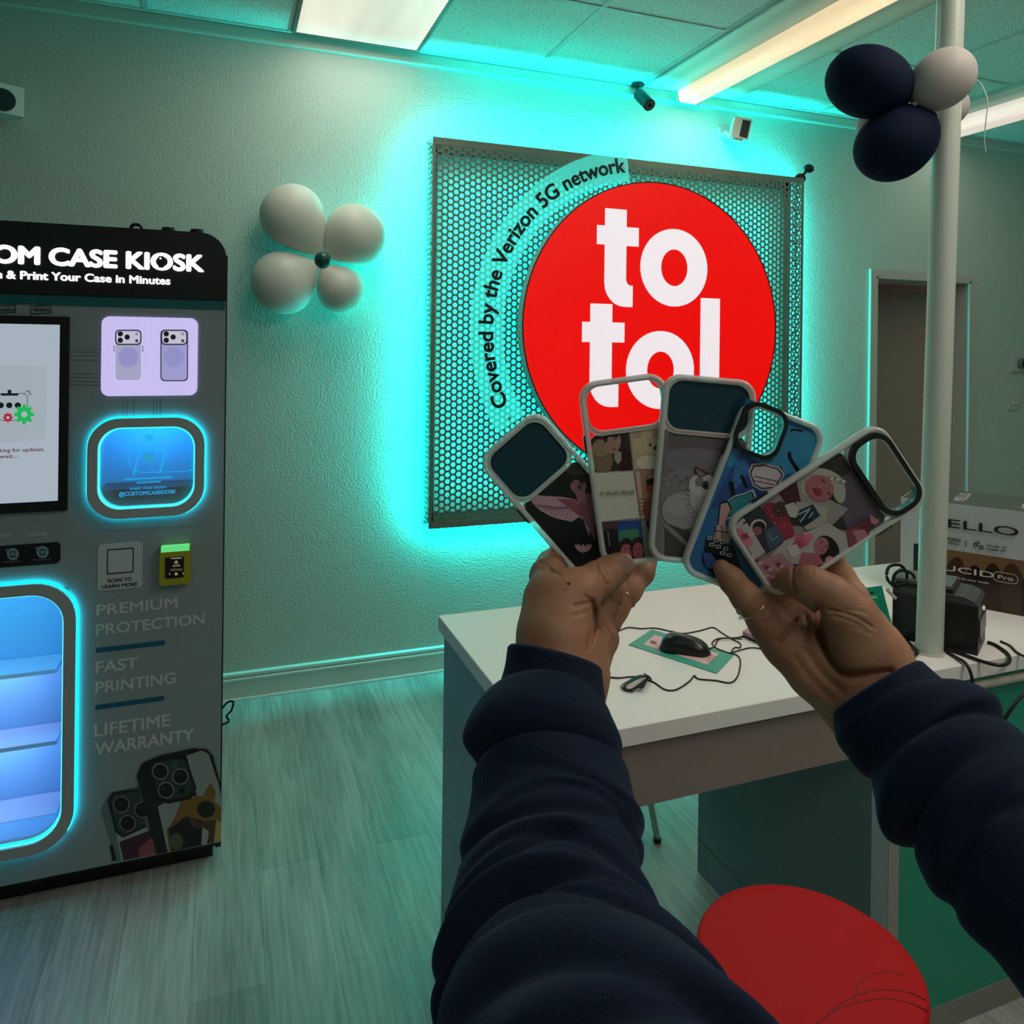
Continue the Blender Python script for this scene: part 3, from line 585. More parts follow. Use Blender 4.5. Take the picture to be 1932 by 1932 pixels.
tag(cb.build('power_cable', M_black), 'loop of black power cable poking out behind the kiosk near the floor', 'cable')
# ================================================================== counter desk
X0, YF0, YB0 = .552, 1.295, 2.012
XE = 2.55
ctop = thing('countertop', 'long white countertop over the grey desk and the green display case', 'countertop', (1.5, 1.65, ZT-.038))
desk = thing('desk_cabinet', 'grey desk base with brown-grey front board, under the left end of the white countertop', 'desk', (.98, 1.65, 0))
M_apron = mat('taupe_panel', (.235, .19, .17), .5); M_side = mat('desk_side_laminate', (.24, .36, .41), .45); M_edge = mat('top_edge', (.62, .56, .50), .45)
MB().box((X0, YF0, ZT-.038), (XE, YB0, ZT), .0015).build('worktop_slab', M_white, ctop)
MB().box((X0+.012, YF0+.012, .704), (1.43, YF0+.022, ZT-.0385)).build('front_apron', M_apron, desk)
MB().box((X0+.012, YF0+.031, 0), (X0+.030, YB0-.02, ZT-.0385)).build('side_panel', M_side, desk)
MB().box((X0+.0112, YF0+.031, .098), (X0+.0122, YB0-.02, .1)).build('side_seam', M_black, desk)
MB().box((X0+.03, YB0-.04, .45), (1.379, YB0-.024, ZT-.0385)).build('back_panel', M_side, desk)
MB().box((1.379, 1.318, 0), (1.43, 1.985, ZT-.0385)).build('pedestal_panel', mat('pedestal_laminate', (.17, .25, .26), .45), desk)
MB().box((1.3785, 1.318, .102), (1.379, 1.985, .104)).build('pedestal_seam', M_black, desk)
MB().box((1.352, 1.93, .33), (1.374, 1.98, ZT-.0385)).build('cable_channel', M_side, desk)
# glass display case to the right of the pedestal
case = thing('display_case', 'green glass display counter right of the grey pedestal, under the countertop', 'display case', (2.0, 1.6, 0))
MB().box((1.431, 1.318, 0), (1.462, 1.36, ZT-.062)).build('corner_post', mat('post_grey', (.30, .29, .27), .4), case)
MB().box((1.463, YF0+.006, ZT-.046), (XE, 1.36, ZT-.0385)).build('green_edge', mat('green_edge', (.0, .22, .14), .3), case)
MB().cyl((1.463, YF0+.022, ZT-.062), (XE, YF0+.022, ZT-.062), .0155).build('top_rail', mat('rail_white', (.55, .52, .47), .35), case)
MB().box((1.463, 1.322, .06), (XE, 1.328, ZT-.08)).build('glass_front', mat('green_glass', (.01, .30, .19), .12, alpha=.95), case)
MB().box((1.463, 1.32, 0), (XE, 1.34, .06)).build('kick_plate', mat('kick_grey', (.22, .22, .2), .4), case)
MB().box((1.48, 1.36, .4), (XE, 1.95, .408)).build('glass_shelf', mat('shelf_green', (.05, .3, .2), .2), case)
# chair behind the desk (a chrome leg shows below the apron)
ch = thing('chair', 'chair behind the desk, thin chrome leg showing under the brown front', 'chair', (1.25, 2.4, 0))
MB().prism(rrect(1.02, 2.2, 1.46, 2.62, .06), .42, .46, 'z').build('seat', M_black, ch)
M_chr = mat('chrome', (.55, .57, .56), .2, 1)
for ax_, ay, bx_, by in ((1.285, 2.24, 1.337, 2.15), (1.06, 2.24, 1.03, 2.17), (1.42, 2.58, 1.45, 2.66), (1.06, 2.58, 1.03, 2.66)):
    lg = MB().cyl((ax_, ay, .42), (bx_, by, .012), .010).build('leg', M_chr, ch); MB().cyl((bx_, by, 0), (bx_, by, .014), .013).build('foot', M_black, lg)
# ================================================================== stool
stl = thing('bar_stool', 'round bar stool with red padded seat, front right by the desk', 'stool', (.82, .90, 0))
sr, sc_, sz = .16, (.82, .90), .70
def disc_rings(pr): return [[(sc_[0]+rr_*math.cos(q), sc_[1]+rr_*math.sin(q), z) for q in np.linspace(0, 2*math.pi, 72, endpoint=False)] for rr_, z in pr]
st_ = MB().loft(disc_rings(((.153, .640), (.158, .645), (.160, .655), (.1605, .690), (.1600, .6955), (.1575, .6995), (.153, .7012), (.13, .7018), (.06, .702), (.005, .702))), smooth=True).build('seat', mat('red_vinyl', (.42, .006, .009), .6, spec=.15, bump=(140, .12, .002)), stl)
MB().loft(disc_rings(((.05, .636), (.150, .636), (.152, .641), (.05, .641)))).build('seat_plate', M_black, stl)
MB().cyl((.82, .9, .03), (.82, .9, .64), .028).build('post', M_chr, stl); MB().cyl((.82, .9, 0), (.82, .9, .022), .20, .19, n=40).build('base', M_chr, stl)
fr_ = MB(); fr_.tube([(.82+.15*math.cos(q), .9+.15*math.sin(q), .28) for q in np.linspace(0, 2*math.pi, 30)], .009, 8, 0); fr_.build('foot_ring', M_chr, stl)
for cr in ([(1540, 1932), (1580, 1905), (1620, 1892), (1670, 1884), (1720, 1894), (1752, 1908)], [(1612, 1890), (1618, 1862), (1640, 1842), (1675, 1834), (1712, 1842)], [(1560, 1912), (1612, 1880), (1660, 1868), (1712, 1872), (1746, 1886)]):
    MB().tube([onZ(x, y, .7018) for x, y in cr], .0007, 5, 5).build('worn_crease', mat('dark_red', (.10, .012, .012), .8), st_)
# ================================================================== pole
pb, pt = at(1753, 1236, 1.86), at(1794, 0, 1.86); pb[2] = ZT; pd = (pt-pb); ptop = pb+pd*((ZC-ZT)/pd[2])
pole = thing('support_pole', 'pale round steel pole rising from the counter to the ceiling', 'pole', tuple(pb))
MB().cyl(pb, ptop, .0305, n=40).build('shaft', mat('pole_paint', (.50, .56, .49), .32), pole); MB().cyl(pb, pb+np.array([0, 0, .004]), .034, n=32).build('collar', M_edge, pole)
def pole_at(py):
    k = (1236-py)/1236.; return at(1753+41*k, py, 1.86)
# ================================================================== balloons
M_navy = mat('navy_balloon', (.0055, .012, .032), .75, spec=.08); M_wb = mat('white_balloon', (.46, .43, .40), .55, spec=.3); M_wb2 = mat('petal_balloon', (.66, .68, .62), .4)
def fr3(ax): ax = ax/np.linalg.norm(ax); x = np.cross(ax, fw); x /= np.linalg.norm(x); return np.array([x, np.cross(ax, x), ax])
def balloon(name, label, c, axis, rl, rw, m, group, pear=.0):
    t_ = thing(name, label, 'balloon', tuple(c), group); A = fr3(axis)
    MB().sphere(c, rw, rw, rl, 40, 26, A, lambda u: 1-pear*(1-u)*.5 - .0).build('bulb', m, t_)
    k = np.array(c)-A[2]*rl; MB().cyl(k+A[2]*.006, k-A[2]*.010, .004, .008, n=10).build('knot', m, t_); return t_
g1 = 'navy and white balloons tied to the pole'
t0 = 1.72
dirv = lambda dx, dy: rt*dx-up*dy
balloon('balloon', 'dark navy balloon, upper left of the cluster on the pole', at(1641, 156, 1.79), dirv(-1, -.35), 82*1.79/F, 69*1.79/F, M_navy, g1, .10)
balloon('balloon', 'dark navy balloon, lowest of the cluster on the pole', at(1692, 269, 1.80), dirv(-.75, .55), 81*1.8/F, 70*1.8/F, M_navy, g1, .10)
balloon('balloon', 'large off-white balloon in front of the pole, above the lower navy one', at(1776, 151, 1.76), dirv(.5, -.45), 65*1.76/F, 56*1.76/F, M_wb, g1, .08)
balloon('balloon', 'sliver of white balloon peeking out behind the two navy balloons', at(1665, 235, 1.90), dirv(-.8, .1), 48*1.90/F, 36*1.90/F, M_wb, g1, .08)
balloon('balloon', 'edge of a white balloon showing right behind the pole', at(1780, 205, 2.06), dirv(.6, -.3), 46*2.06/F, 40*2.06/F, M_wb, g1, .08)
rb = MB(); P_ = [at(1838, 148, 1.76), at(1852, 160, 1.76), at(1863, 190, 1.72), at(1860, 230, 1.72), at(1857, 262, 1.72), at(1860, 288, 1.72)]
rb.tube(P_, .0012, 6); P_ = [at(1812, 150, 1.74), at(1835, 146, 1.73), at(1838, 148, 1.72)]; rb.tube(P_, .0009, 6)
tag(rb.build('balloon_ribbon', mat('ribbon_white', (.6, .6, .58), .4)), 'thin white curling ribbon hanging from the white balloon', 'ribbon')
# flower of balloons on the wall
fc = onY(609, 491, 3.50); g2 = 'white petal balloons of the wall flower'
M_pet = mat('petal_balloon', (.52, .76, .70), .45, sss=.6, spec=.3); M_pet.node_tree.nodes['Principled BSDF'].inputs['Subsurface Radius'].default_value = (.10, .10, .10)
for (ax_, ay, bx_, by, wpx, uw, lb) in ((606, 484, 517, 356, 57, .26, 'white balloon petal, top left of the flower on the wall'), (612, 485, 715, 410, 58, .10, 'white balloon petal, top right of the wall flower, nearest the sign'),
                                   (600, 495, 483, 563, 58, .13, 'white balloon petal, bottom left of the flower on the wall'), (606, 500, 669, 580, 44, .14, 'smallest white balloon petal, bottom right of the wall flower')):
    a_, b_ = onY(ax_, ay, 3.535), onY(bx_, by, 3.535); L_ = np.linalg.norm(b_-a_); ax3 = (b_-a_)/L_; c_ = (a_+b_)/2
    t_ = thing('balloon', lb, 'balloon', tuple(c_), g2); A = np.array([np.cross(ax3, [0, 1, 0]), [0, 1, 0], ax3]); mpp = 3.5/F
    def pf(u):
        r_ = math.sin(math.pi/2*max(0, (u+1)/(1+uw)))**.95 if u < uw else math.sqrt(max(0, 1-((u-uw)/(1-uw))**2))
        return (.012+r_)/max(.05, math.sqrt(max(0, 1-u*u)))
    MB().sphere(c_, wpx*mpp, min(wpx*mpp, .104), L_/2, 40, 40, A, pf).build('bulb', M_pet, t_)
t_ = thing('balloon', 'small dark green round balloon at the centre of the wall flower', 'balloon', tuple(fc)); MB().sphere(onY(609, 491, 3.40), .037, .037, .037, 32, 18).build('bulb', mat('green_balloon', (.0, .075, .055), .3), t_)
# ================================================================== cameras on wall and ceiling
t_ = thing('security_camera', 'small black bullet camera hanging from the ceiling above the sign', 'camera', tuple(onZ(1203, 150, 3.05)))
c0 = onZ(1203, 158, 3.048); MB().cyl(c0+[0, 0, .0], c0-[0, 0, .012], .036, .034).build('ceiling_base', M_black, t_)
MB().cyl(c0-[0, 0, .012], c0-[0, 0, .075], .009).build('arm', M_black, t_)
dd = at(1232, 196, 3.9)-at(1204, 167, 4.02); dd /= np.linalg.norm(dd); c1 = at(1206, 178, 4.0); bd = MB().cyl(c1, c1+dd*.125, .032).build('body', M_black, t_)
MB().cyl(c1+dd*.125, c1+dd*.128, .024).build('lens_ring', mat('lens_grey', (.12, .12, .12), .2), t_); MB().cyl(c1+dd*.128, c1+dd*.130, .012).build('lens', mat('lens_dark', (.01, .01, .012), .05), t_)
t_ = thing('security_camera', 'white box camera on round wall mount above the right end of the sign', 'camera', tuple(onY(1370, 250, 3.62)))
M_cw = mat('camera_white', (.52, .52, .50), .35); c0 = onY(1366, 250, 3.648); MB().cyl(c0, c0-[0, .018, 0], .042).build('wall_plate', M_cw, t_)
MB().cyl(c0-[0, .01, 0], onY(1377, 258, 3.56), .013).build('arm', M_cw, t_)
cc = onY(1396, 245, 3.52); X_ = np.array([.84, -.54, 0]); Y_ = np.array([.54, .84, 0.]); Z_ = np.array([0.10, -.2, .97]); Z_ /= np.linalg.norm(Z_)
def obox(mb, c, X_, Y_, Z_, hx, hy, hz):
    V = [c+X_*a*hx+Y_*b*hy+Z_*d*hz for d in (-1, 1) for a, b in ((-1, -1), (1, -1), (1, 1), (-1, 1))]; return mb.raw(V, [(0, 3, 2, 1), (4, 5, 6, 7), (0, 1, 5, 4), (1, 2, 6, 5), (2, 3, 7, 6), (3, 0, 4, 7)])
FX = np.array([.9, -.35, -.2]); FX /= np.linalg.norm(FX); FY = np.array([.36, .93, .0]); FZ = np.cross(FX, FY)
obox(MB(), cc, FX, FY, FZ, .048, .034, .058).build('housing', M_cw, t_); obox(MB(), cc-FY*.0345+FX*.018, FX, FY, FZ, .022, .001, .048).build('lens_window', M_black, t_)
obox(MB(), cc-FZ*.062-FX*.006, FX, FY, FZ, .026, .024, .006).build('base_foot', M_cw, t_)
t_ = thing('security_camera', 'white camera with round dark lens, cut by the left photo edge', 'camera', tuple(onY(5, 195, 3.6)))
c0 = onY(-8, 190, 3.50); ds = np.array([.45, -.85, -.1]); ds /= np.linalg.norm(ds)
MB().cyl(c0+[0, .15, 0], c0, .02).build('arm', M_cw, t_)
A = fr3(ds); hbx = MB(); obox(hbx, c0+np.array([.012, .03, .01]), np.array([.88, .47, 0]), np.array([-.47, .88, 0]), np.array([0, 0, 1.]), .066, .045, .058); hbx.build('housing', M_cw, t_)
MB().cyl(onY(4, 189, 3.42), onY(4, 189, 3.42)+np.array([.005, -.012, 0]), .043, n=30).build('lens', mat('lens_gloss', (.01, .02, .02), .1), t_)
t_ = thing('webcam', 'small black swivel camera clipped on the top right corner of the sign', 'camera', tuple(onY(1512, 336, 3.55)))
MB().cyl(onY(1508, 338, 3.56), onY(1510, 337, 3.52), .030, n=24).build('clip_disc', M_black, t_); MB().cyl(onY(1510, 336, 3.53), onY(1524, 320, 3.53), .008).build('neck', M_black, t_)
c0 = onY(1526, 318, 3.52); MB().sphere(c0, .034, .022, .026, 20, 12).build('head', M_black, t_)
wc = MB(); wc.tube([onY(1505, 340, 3.52), onY(1501, 352, 3.53), onY(1500, 380, 3.56), onY(1500, 440, 3.565), onY(1499, 500, 3.565)], .004, 6)
tag(wc.build('webcam_cable', mat('grey_cable', (.35, .37, .34), .5)), 'thin pale grey cable hanging down the right edge of the sign', 'cable')
# thermostat and switches on the wall
t_ = thing('thermostat', 'white wall thermostat with round dark dial, right of the doorway', 'thermostat', tuple(onY(1922, 686, 3.64)))
a_, b_ = onY(1909, 701, 3.64), onY(1942, 670, 3.64); MB().box((a_[0], 3.635, a_[2]), (b_[0], 3.65, b_[2])).build('plate', M_cw, t_)
c0 = onY(1927, 686, 3.63); MB().cyl((c0[0], 3.635, c0[2]), (c0[0], 3.60, c0[2]), .035, n=28).build('dial', mat('dial_metal', (.25, .27, .27), .25, .9), t_); MB().cyl((c0[0], 3.60, c0[2]), (c0[0], 3.594, c0[2]), .030, n=28).build('dial_face', M_black, t_)
t_ = thing('light_switch', 'pale double light switch plate on the wall below the thermostat', 'light switch', tuple(onY(1912, 757, 3.645)))
a_, b_ = onY(1902, 774, 3.645), onY(1925, 742, 3.645); MB().box((a_[0], 3.643, a_[2]), (b_[0], 3.65, b_[2]), .002).build('plate', mat('switch_plate', (.5, .56, .48), .35), t_)
for k in (.33, .67): x = a_[0]+(b_[0]-a_[0])*k; z = (a_[2]+b_[2])/2; MB().box((x-.006, 3.630, z-.014), (x+.006, 3.643, z+.004)).build('toggle', M_cw, t_)
# small wall shelf corner beside the door
t_ = MB(); q0 = onY(1620, 905, 3.55); t_.prism([(q0[0]-.10, 3.65), (q0[0]+.02, 3.65), (q0[0]-.02, 3.50), (q0[0]-.10, 3.50)], q0[2]-.02, q0[2], 'z'); tag(t_.build('wall_ledge', mat('ledge_grey', (.28, .28, .26), .5)), 'small grey ledge on the wall beside the door frame', 'shelf')
# ================================================================== things on the counter
def zt(px, py, h=0): p_ = onZ(px, py, ZT+h); return p_
def flat(name, Q_, h, m, parent=None, z=None):
    z = ZT if z is None else z; P = [onZ(x, y, z+h) for x, y in Q_]
    mb_ = MB().loft([[(p_[0], p_[1], z+.0002) for p_ in P], [(p_[0], p_[1], z+h) for p_ in P]]); return mb_.build(name, m, parent)
cdm = thing('green_price_card', 'teal card with a pink label lying on the desk, under the mouse', 'card', tuple(zt(1280, 1228)))
orient(flat('card_board', [(1186, 1216), (1230, 1187), (1384, 1236), (1352, 1270)], .002, mat('teal_card', (.05, .36, .27), .5), cdm))
orient(flat('pink_label', [(1214, 1216), (1235, 1197.5), (1357, 1233), (1334, 1254)], .0025, mat('pink_label', (.72, .48, .48), .5), cdm))
a = Art(lambda x, y, h: tuple(onZ(x, y, ZT+.0028)+np.array([0, 0, h])), dh=.0001)
a.p([(1228, 1208), (1240, 1211), (1237, 1216), (1226, 1213)], '#6a4a48'); a.build('barcode', cdm)
a = Art(lambda x, y, h: tuple(onZ(x, y, ZT+.0028)+np.array([0, 0, h])), dh=.0001)
for k in range(4): a.line([(1333+2*k, 1247-3.6*k), (1345+2*k, 1250-3.6*k)], .8, '#b56a6a')
a.build('label_print', cdm)
# mouse
ms = thing('computer_mouse', 'black computer mouse on the teal card on the desk', 'mouse', tuple(zt(1290, 1226)))
ma, mb2 = zt(1250, 1222), zt(1334, 1232); ax3 = (mb2-ma); ax3[2] = 0; Lm = .122; cm_ = (zt(1292, 1230)); cm_[2] = ZT+.002; ax3 /= np.linalg.norm(ax3); sd = np.array([-ax3[1], ax3[0], 0])
R_ = []
for k in range(17):
    u = -1+2*k/16; wdt = .031*math.sqrt(max(0, 1-u**4*.98))*(1-.08*u*0)*(1-.1*math.cos(u*3)); hgt = .038*math.sqrt(max(.0, 1-abs(u)**2.6))*(1-.22*u)+.002
    R_.append([tuple(cm_+ax3*u*Lm/2+sd*wdt*(math.copysign(abs(math.cos(q))**.8, math.cos(q)))+np.array([0, 0, hgt*(max(0, math.sin(q))**.8)])) for q in np.linspace(0, 2*math.pi, 28, endpoint=False)])
orient(MB().loft(R_, smooth=True).build('mouse_body', mat('mouse_black', (.010, .012, .013), .28), ms))
wv = MB(); wv.cyl(cm_+ax3*.035+sd*.004+[0, 0, .022], cm_+ax3*.035-sd*.004+[0, 0, .022], .007, n=16); wv.build('scroll_wheel', M_black, ms)
def cable(name, label, pts, r_, m=M_black, parent=None, h=None):
    P = [onZ(p_[0], p_[1], ZT+(p_[2] if len(p_) > 2 else r_)) for p_ in pts]; o = MB().tube(P, r_, 8, 6).build(name, m, parent); return tag(o, label, 'cable') if label else o
cable('mouse_cable', 'thin black mouse cord looping round the teal card to the mouse', [(1150, 1196), (1168, 1190), (1185, 1184), (1210, 1186), (1236, 1185), (1265, 1191), (1290, 1195), (1320, 1190), (1345, 1184), (1362, 1194), (1380, 1205), (1396, 1214), (1396, 1222), (1386, 1222), (1380, 1231), (1395, 1227), (1420, 1222), (1450, 1228), (1490, 1240)], .0017)
cable('looped_cable', 'black cable curling out from the mouse across the desk toward the hand', [(1334, 1224, .006), (1348, 1220), (1358, 1205), (1390, 1203), (1425, 1197), (1450, 1212), (1470, 1225)], .0017)
cable('looped_cable', 'black cord circling right of the mouse and back down the desk', [(1400, 1206, .005), (1360, 1204, .005), (1344, 1212), (1350, 1222), (1372, 1231), (1390, 1236), (1397, 1248), (1392, 1275), (1378, 1288), (1350, 1284), (1318, 1281), (1310, 1275), (1300, 1286), (1276, 1301), (1255, 1301), (1235, 1288), (1220, 1282)], .0018)
bd_ = thing('cable_bundle', 'tied bundle of thin black cable on the desk beside the left hand', 'cable', tuple(zt(1205, 1285)))
for k in range(6):
    q_ = k*.5; cable('loop', None, [(1222+k, 1278, .004), (1208, 1274+k, .012+.002*k), (1190-3*k, 1282+3*k, .006), (1172+4*k, 1295+2*k, .003), (1186+3*k, 1302-k, .004), (1204+2*k, 1292+k, .010), (1222, 1279, .008)], .0012, M_black, bd_)
cable('wrap', None, [(1216, 1272, .002), (1222, 1276, .014), (1228, 1281, .002)], .0028, M_black, bd_)
cable('lead', None, [(1138, 1276), (1165, 1279), (1190, 1277), (1214, 1277, .006)], .0018, M_black, bd_)
t_ = MB(); zq = [onZ(x, y, ZT) for x, y in ((1404, 1192), (1432, 1170), (1480, 1190), (1468, 1222))]
tp_ = thing('pink_phone', 'pink cased phone lying on the desk behind the right hand', 'phone', tuple(zt(1440, 1195)))
orient(flat('phone_body', [(1402, 1195), (1438, 1172), (1500, 1195), (1470, 1224)], .008, M_black, tp_)); orient(flat('pink_case', [(1401, 1191), (1437, 1168), (1500, 1191), (1470, 1220)], .009, mat('pink_case', (.42, .22, .28), .4), tp_, ZT+.008))
t_ = MB(); A3 = [zt(1393, 1169), zt(1432, 1166), zt(1410, 1140)+[0, 0, 0]]; top_ = onZ(1404, 1146, ZT+.03); t_.raw([A3[0], A3[1], zt(1440, 1150), top_, top_+[.05, .02, 0]], [(0, 1, 4, 3), (1, 2, 4), (0, 3, 2), (0, 2, 1), (3, 4, 2)])
tag(t_.build('tent_card', mat('tent_card', (.22, .34, .32), .5)), 'small grey-green folded tent card on the desk behind the ring', 'card')
# green leaflet
lf = thing('green_leaflet', 'green leaflet standing behind the right hand, left of the pole', 'leaflet', tuple(zt(1690, 1210)))
lz = lambda px, py, t: at(px, py, t)
V = [lz(1610, 1112, 1.93), lz(1664, 1105, 1.93), lz(1692, 1216, 1.90), lz(1640, 1218, 1.90)]; nn = np.cross(V[1]-V[0], V[3]-V[0]); nn /= np.linalg.norm(nn)
orient(MB().loft([V, [v+nn*.003 for v in V]]).build('leaflet_sheet', mat('leaflet_green', (.0, .30, .18), .45), lf))
a = Art(lambda x, y, h: tuple(at(x, y, 1.925-h-(y-1112)*.00028)), dh=.0003); a.p([(1632, 1118), (1649, 1116), (1649, 1119), (1633, 1121)], '#10302a'); a.p([(1637, 1125), (1654, 1124), (1655, 1129), (1638, 1130)], '#7fc0a4'); a.build('leaflet_print', lf)
# printer
ua = np.array([.515, -.857, 0]); un = np.array([.857, .515, 0])      # along the front (toward camera), into the depth
pc = zt(1845, 1238); pl = np.linalg.norm(zt(1845, 1238)-zt(1690, 1200))
prn = thing('receipt_printer', 'black box shaped receipt printer on the counter right of the pole', 'printer', tuple(pc))
def oprism(mb_, P2, base, ux_, uy_, z0, z1): return mb_.loft([[tuple(base+ux_*a+uy_*b+np.array([0, 0, z-base[2]])) for a, b in P2] for z in (z0, z1)])
Lp = pl+.005; Wp = .13
ud = -ua
b0 = pc.copy()
M_prn = mat('printer_black', (.007, .008, .008), .42); M_prt = mat('printer_grey_top', (.050, .056, .055), .4)
orient(oprism(MB(), [(0, 0), (Lp, 0), (Lp, Wp), (0, Wp)], b0, ud, un, ZT+.002, ZT+.118).build('printer_body', M_prn, prn))
tpv = []
for a_, h_ in ((Lp, .136), (.03, .136), (.008, .128), (0, .118)): tpv.append((a_, h_))
R_ = [[tuple(b0+ud*a_+un*b_+np.array([0, 0, .118])) for a_, h_ in tpv[::1]]+[tuple(b0+ud*a_+un*b_+np.array([0, 0, h_])) for a_, h_ in tpv[::-1]] for b_ in (0, Wp)]
orient(MB().loft(R_).build('printer_lid', M_prt, prn))
fx = b0-ud*.003; orient(oprism(MB(), [(0, .012), (.004, .012), (.004, Wp-.01), (0, Wp-.01)], fx, ud, un, ZT+.04, ZT+.082).build('paper_door', mat('printer_door', (.03, .033, .033), .35), prn))
bt = b0-ud*.001+un*.075+np.array([0, 0, .098]); MB().cyl(bt, bt-ud*.004, .005, n=12).build('power_button', mat('button_led', (.5, .4, .3), .3, emit=(.9, .7, .5), es=.5), prn)
# tablets and cable heap on the printer
tb = thing('tablet_stand', 'flat dark tablets stacked on the printer left of the pole', 'tablet', tuple(b0+ud*.17+np.array([0, 0, .137])))
for k, (o1, m_) in enumerate(((.055, M_black), (.06, mat('tablet_grey', (.12, .14, .14), .25)))):
    orient(oprism(MB(), [(o1, .01), (o1+.13, .0), (o1+.135, .10), (o1, .12)], b0, ud, un, ZT+.137+k*.009, ZT+.145+k*.009).build('tablet_slab', m_, tb))
pc2 = lambda px, py, t: at(px, py, t)
cb = MB(); cb.tube([pc2(1692, 1112, 1.93), pc2(1674, 1092, 1.93), pc2(1677, 1070, 1.94), pc2(1697, 1066, 1.95), pc2(1710, 1080, 1.95), pc2(1708, 1100, 1.94), pc2(1686, 1104, 1.93), pc2(1688, 1084, 1.93), pc2(1702, 1076, 1.94), pc2(1722, 1084, 1.95), pc2(1726, 1100, 1.95)], .0040, 8)
tag(cb.build('cable_loop', M_black), 'black looped cable standing up left of the pole, over the printer', 'cable')
cb = MB(); cb.tube([pc2(1673, 1111, 1.90), pc2(1680, 1119, 1.90), pc2(1690, 1129, 1.90)], .0045, 8); tag(cb.build('white_plug', mat('plug_white', (.45, .42, .38), .4)), 'short white cable plug beside the green leaflet', 'plug')
cable('power_cable', 'thick black cable snaking on the counter at the right foot of the pole', [(1776, 1222), (1810, 1232), (1850, 1247), (1885, 1255), (1903, 1250), (1902, 1235), (1880, 1218), (1864, 1212)], .0042)
cable('power_cable', 'black cable on the counter between the right hand and the pole', [(1690, 1190), (1706, 1204), (1722, 1222), (1730, 1232), (1722, 1237), (1700, 1236)], .0042)
cable('power_cable', 'black cable at the far right edge, behind the printer corner', [(1888, 1210), (1905, 1218), (1920, 1232), (1945, 1244)], .003)
P_ = [onZ(1778, 1225, ZT+.004), onZ(1800, 1238, ZT+.004), onZ(1822, 1252, ZT+.006), at(1833, 1276, 1.765), at(1836, 1310, 1.765)]; cb = MB(); cb.tube(P_, .0038, 8); tag(cb.build('hanging_cable', M_black), 'black cable hanging over the counter edge right of the sleeve', 'cable')
cb = MB(); cb.tube([at(1895, 1357, 1.72), at(1912, 1332, 1.72), at(1935, 1305, 1.73), at(1960, 1290, 1.75)], .0040, 8); tag(cb.build('hanging_cable', M_black), 'black cable crossing the green glass at the right photo edge', 'cable')
# speaker carton
bc = at(1700, 940, 2.32); bc[2] = 0
H_ = 1.6-(938-668)*2.32/F
ctn = thing('speaker_carton', 'large silver and brown printed speaker carton behind the printer', 'box', (bc[0], bc[1], ZT))
bz0, bz1 = ZT+.001, H_
# far-left corner at bc, front runs along ua toward the camera
ub = ua; Lb, Wb = .62, .26
obx = lambda P2, z0, z1: oprism(MB(), P2, np.array([bc[0], bc[1], 0.]), ub, un, z0, z1)
M_sil = mat('carton_silver', (.42, .47, .47), .3, .15)
ca = MB(); orient(oprism(ca, [(0, 0), (Lb, 0), (Lb, Wb), (0, Wb)], np.array([bc[0], bc[1], 0.]), ub, un, bz0, bz1).build('carton_body', M_sil, ctn))
orient(obx([(.003, .003), (Lb-.003, .003), (Lb-.003, Wb-.003), (.003, Wb-.003)], bz1, bz1+.001).build('carton_top', mat('carton_dark_top', (.06, .075, .065), .3), ctn))
def bp(s_, z, h): p_ = np.array([bc[0], bc[1], 0])+ub*s_-un*(h+.0006); p_[2] = z; return tuple(p_)
def sray(px, py):       # distance along the carton front and height at a photo pixel
    d = ray(px, py); n_ = un; o_ = np.array([bc[0], bc[1], 0.]); k = (o_-CAM)@n_/(d@n_); p_ = CAM+d*k; return float((p_-o_)@ub), float(p_[2])
a = Art(lambda x, y, h: bp(*sray(x, y), h), dh=.0002, rough=.25); zc_ = sray(1790, 1037)[1]; cut = sray(1733, 1030)[0]
b2 = lambda s_, z: (s_, z)
a2 = Art(lambda x, y, h: bp(x, y, h), [(0, bz0), (Lb, bz0), (Lb, bz1), (0, bz1)], .0002, .25)
s0, _ = sray(1740, 1030); zb = sray(1810, 1040)[1]
a2.p([(s0, bz0), (Lb, bz0), (Lb, zb), (s0, zb)], '#6b5338'); s1, z1_ = sray(1724, 1025)
a2.p([(s1, bz0), (s0+.002, bz0), (s0+.002, z1_), (s1, z1_)], '#0b0d0d')
rng2 = random.Random(3)
for k in range(9):
    cx = s0+.03+k*.05; a2.p([p_ for p_ in ell(cx, bz0+.02+rng2.random()*.04, .03, .075+rng2.random()*.03, rng2.random()*20-10)], ['#2a1c16', '#3b2a1e', '#1e1512'][k % 3])
a2.build('carton_print', ctn)
tx = MB(); gb = lambda x, z, h: bp(x, z, h+.003)
sE, zE = sray(1789, 994); sO, zO = sray(1922, 1007)
add_text(tx, 'ELLO', sE, sO, zE-.0005, .0245, gb, .01, .0006)
s9, z9 = sray(1784, 1019); s9b, _ = sray(1813, 1022); add_text(tx, '9000', s9, s9b, z9, .0105, gb, .01, .0006); add_text(tx, 'Watts', s9+.006, s9b-.004, z9-.009, .006, gb, .01, .0006)
add_text(tx, '|', sray(1822, 1020)[0], sray(1823.5, 1020)[0], z9-.006, .014, gb, 0, .0006)
sw, zw = sray(1861, 1027); sx_, _ = sray(1900, 1032); add_text(tx, 'Woofer 10"', sw, sx_, z9, .006, gb, .015, .0006); add_text(tx, 'Tweeter 1x1"', sw, sx_, z9-.0095, .006, gb, .015, .0006)
for dx, dz, r_ in ((-.016, -.001, .006), (-.004, -.006, .006), (-.009, .006, .0035)): c_ = (sw+dx-.008, z9+dz); 
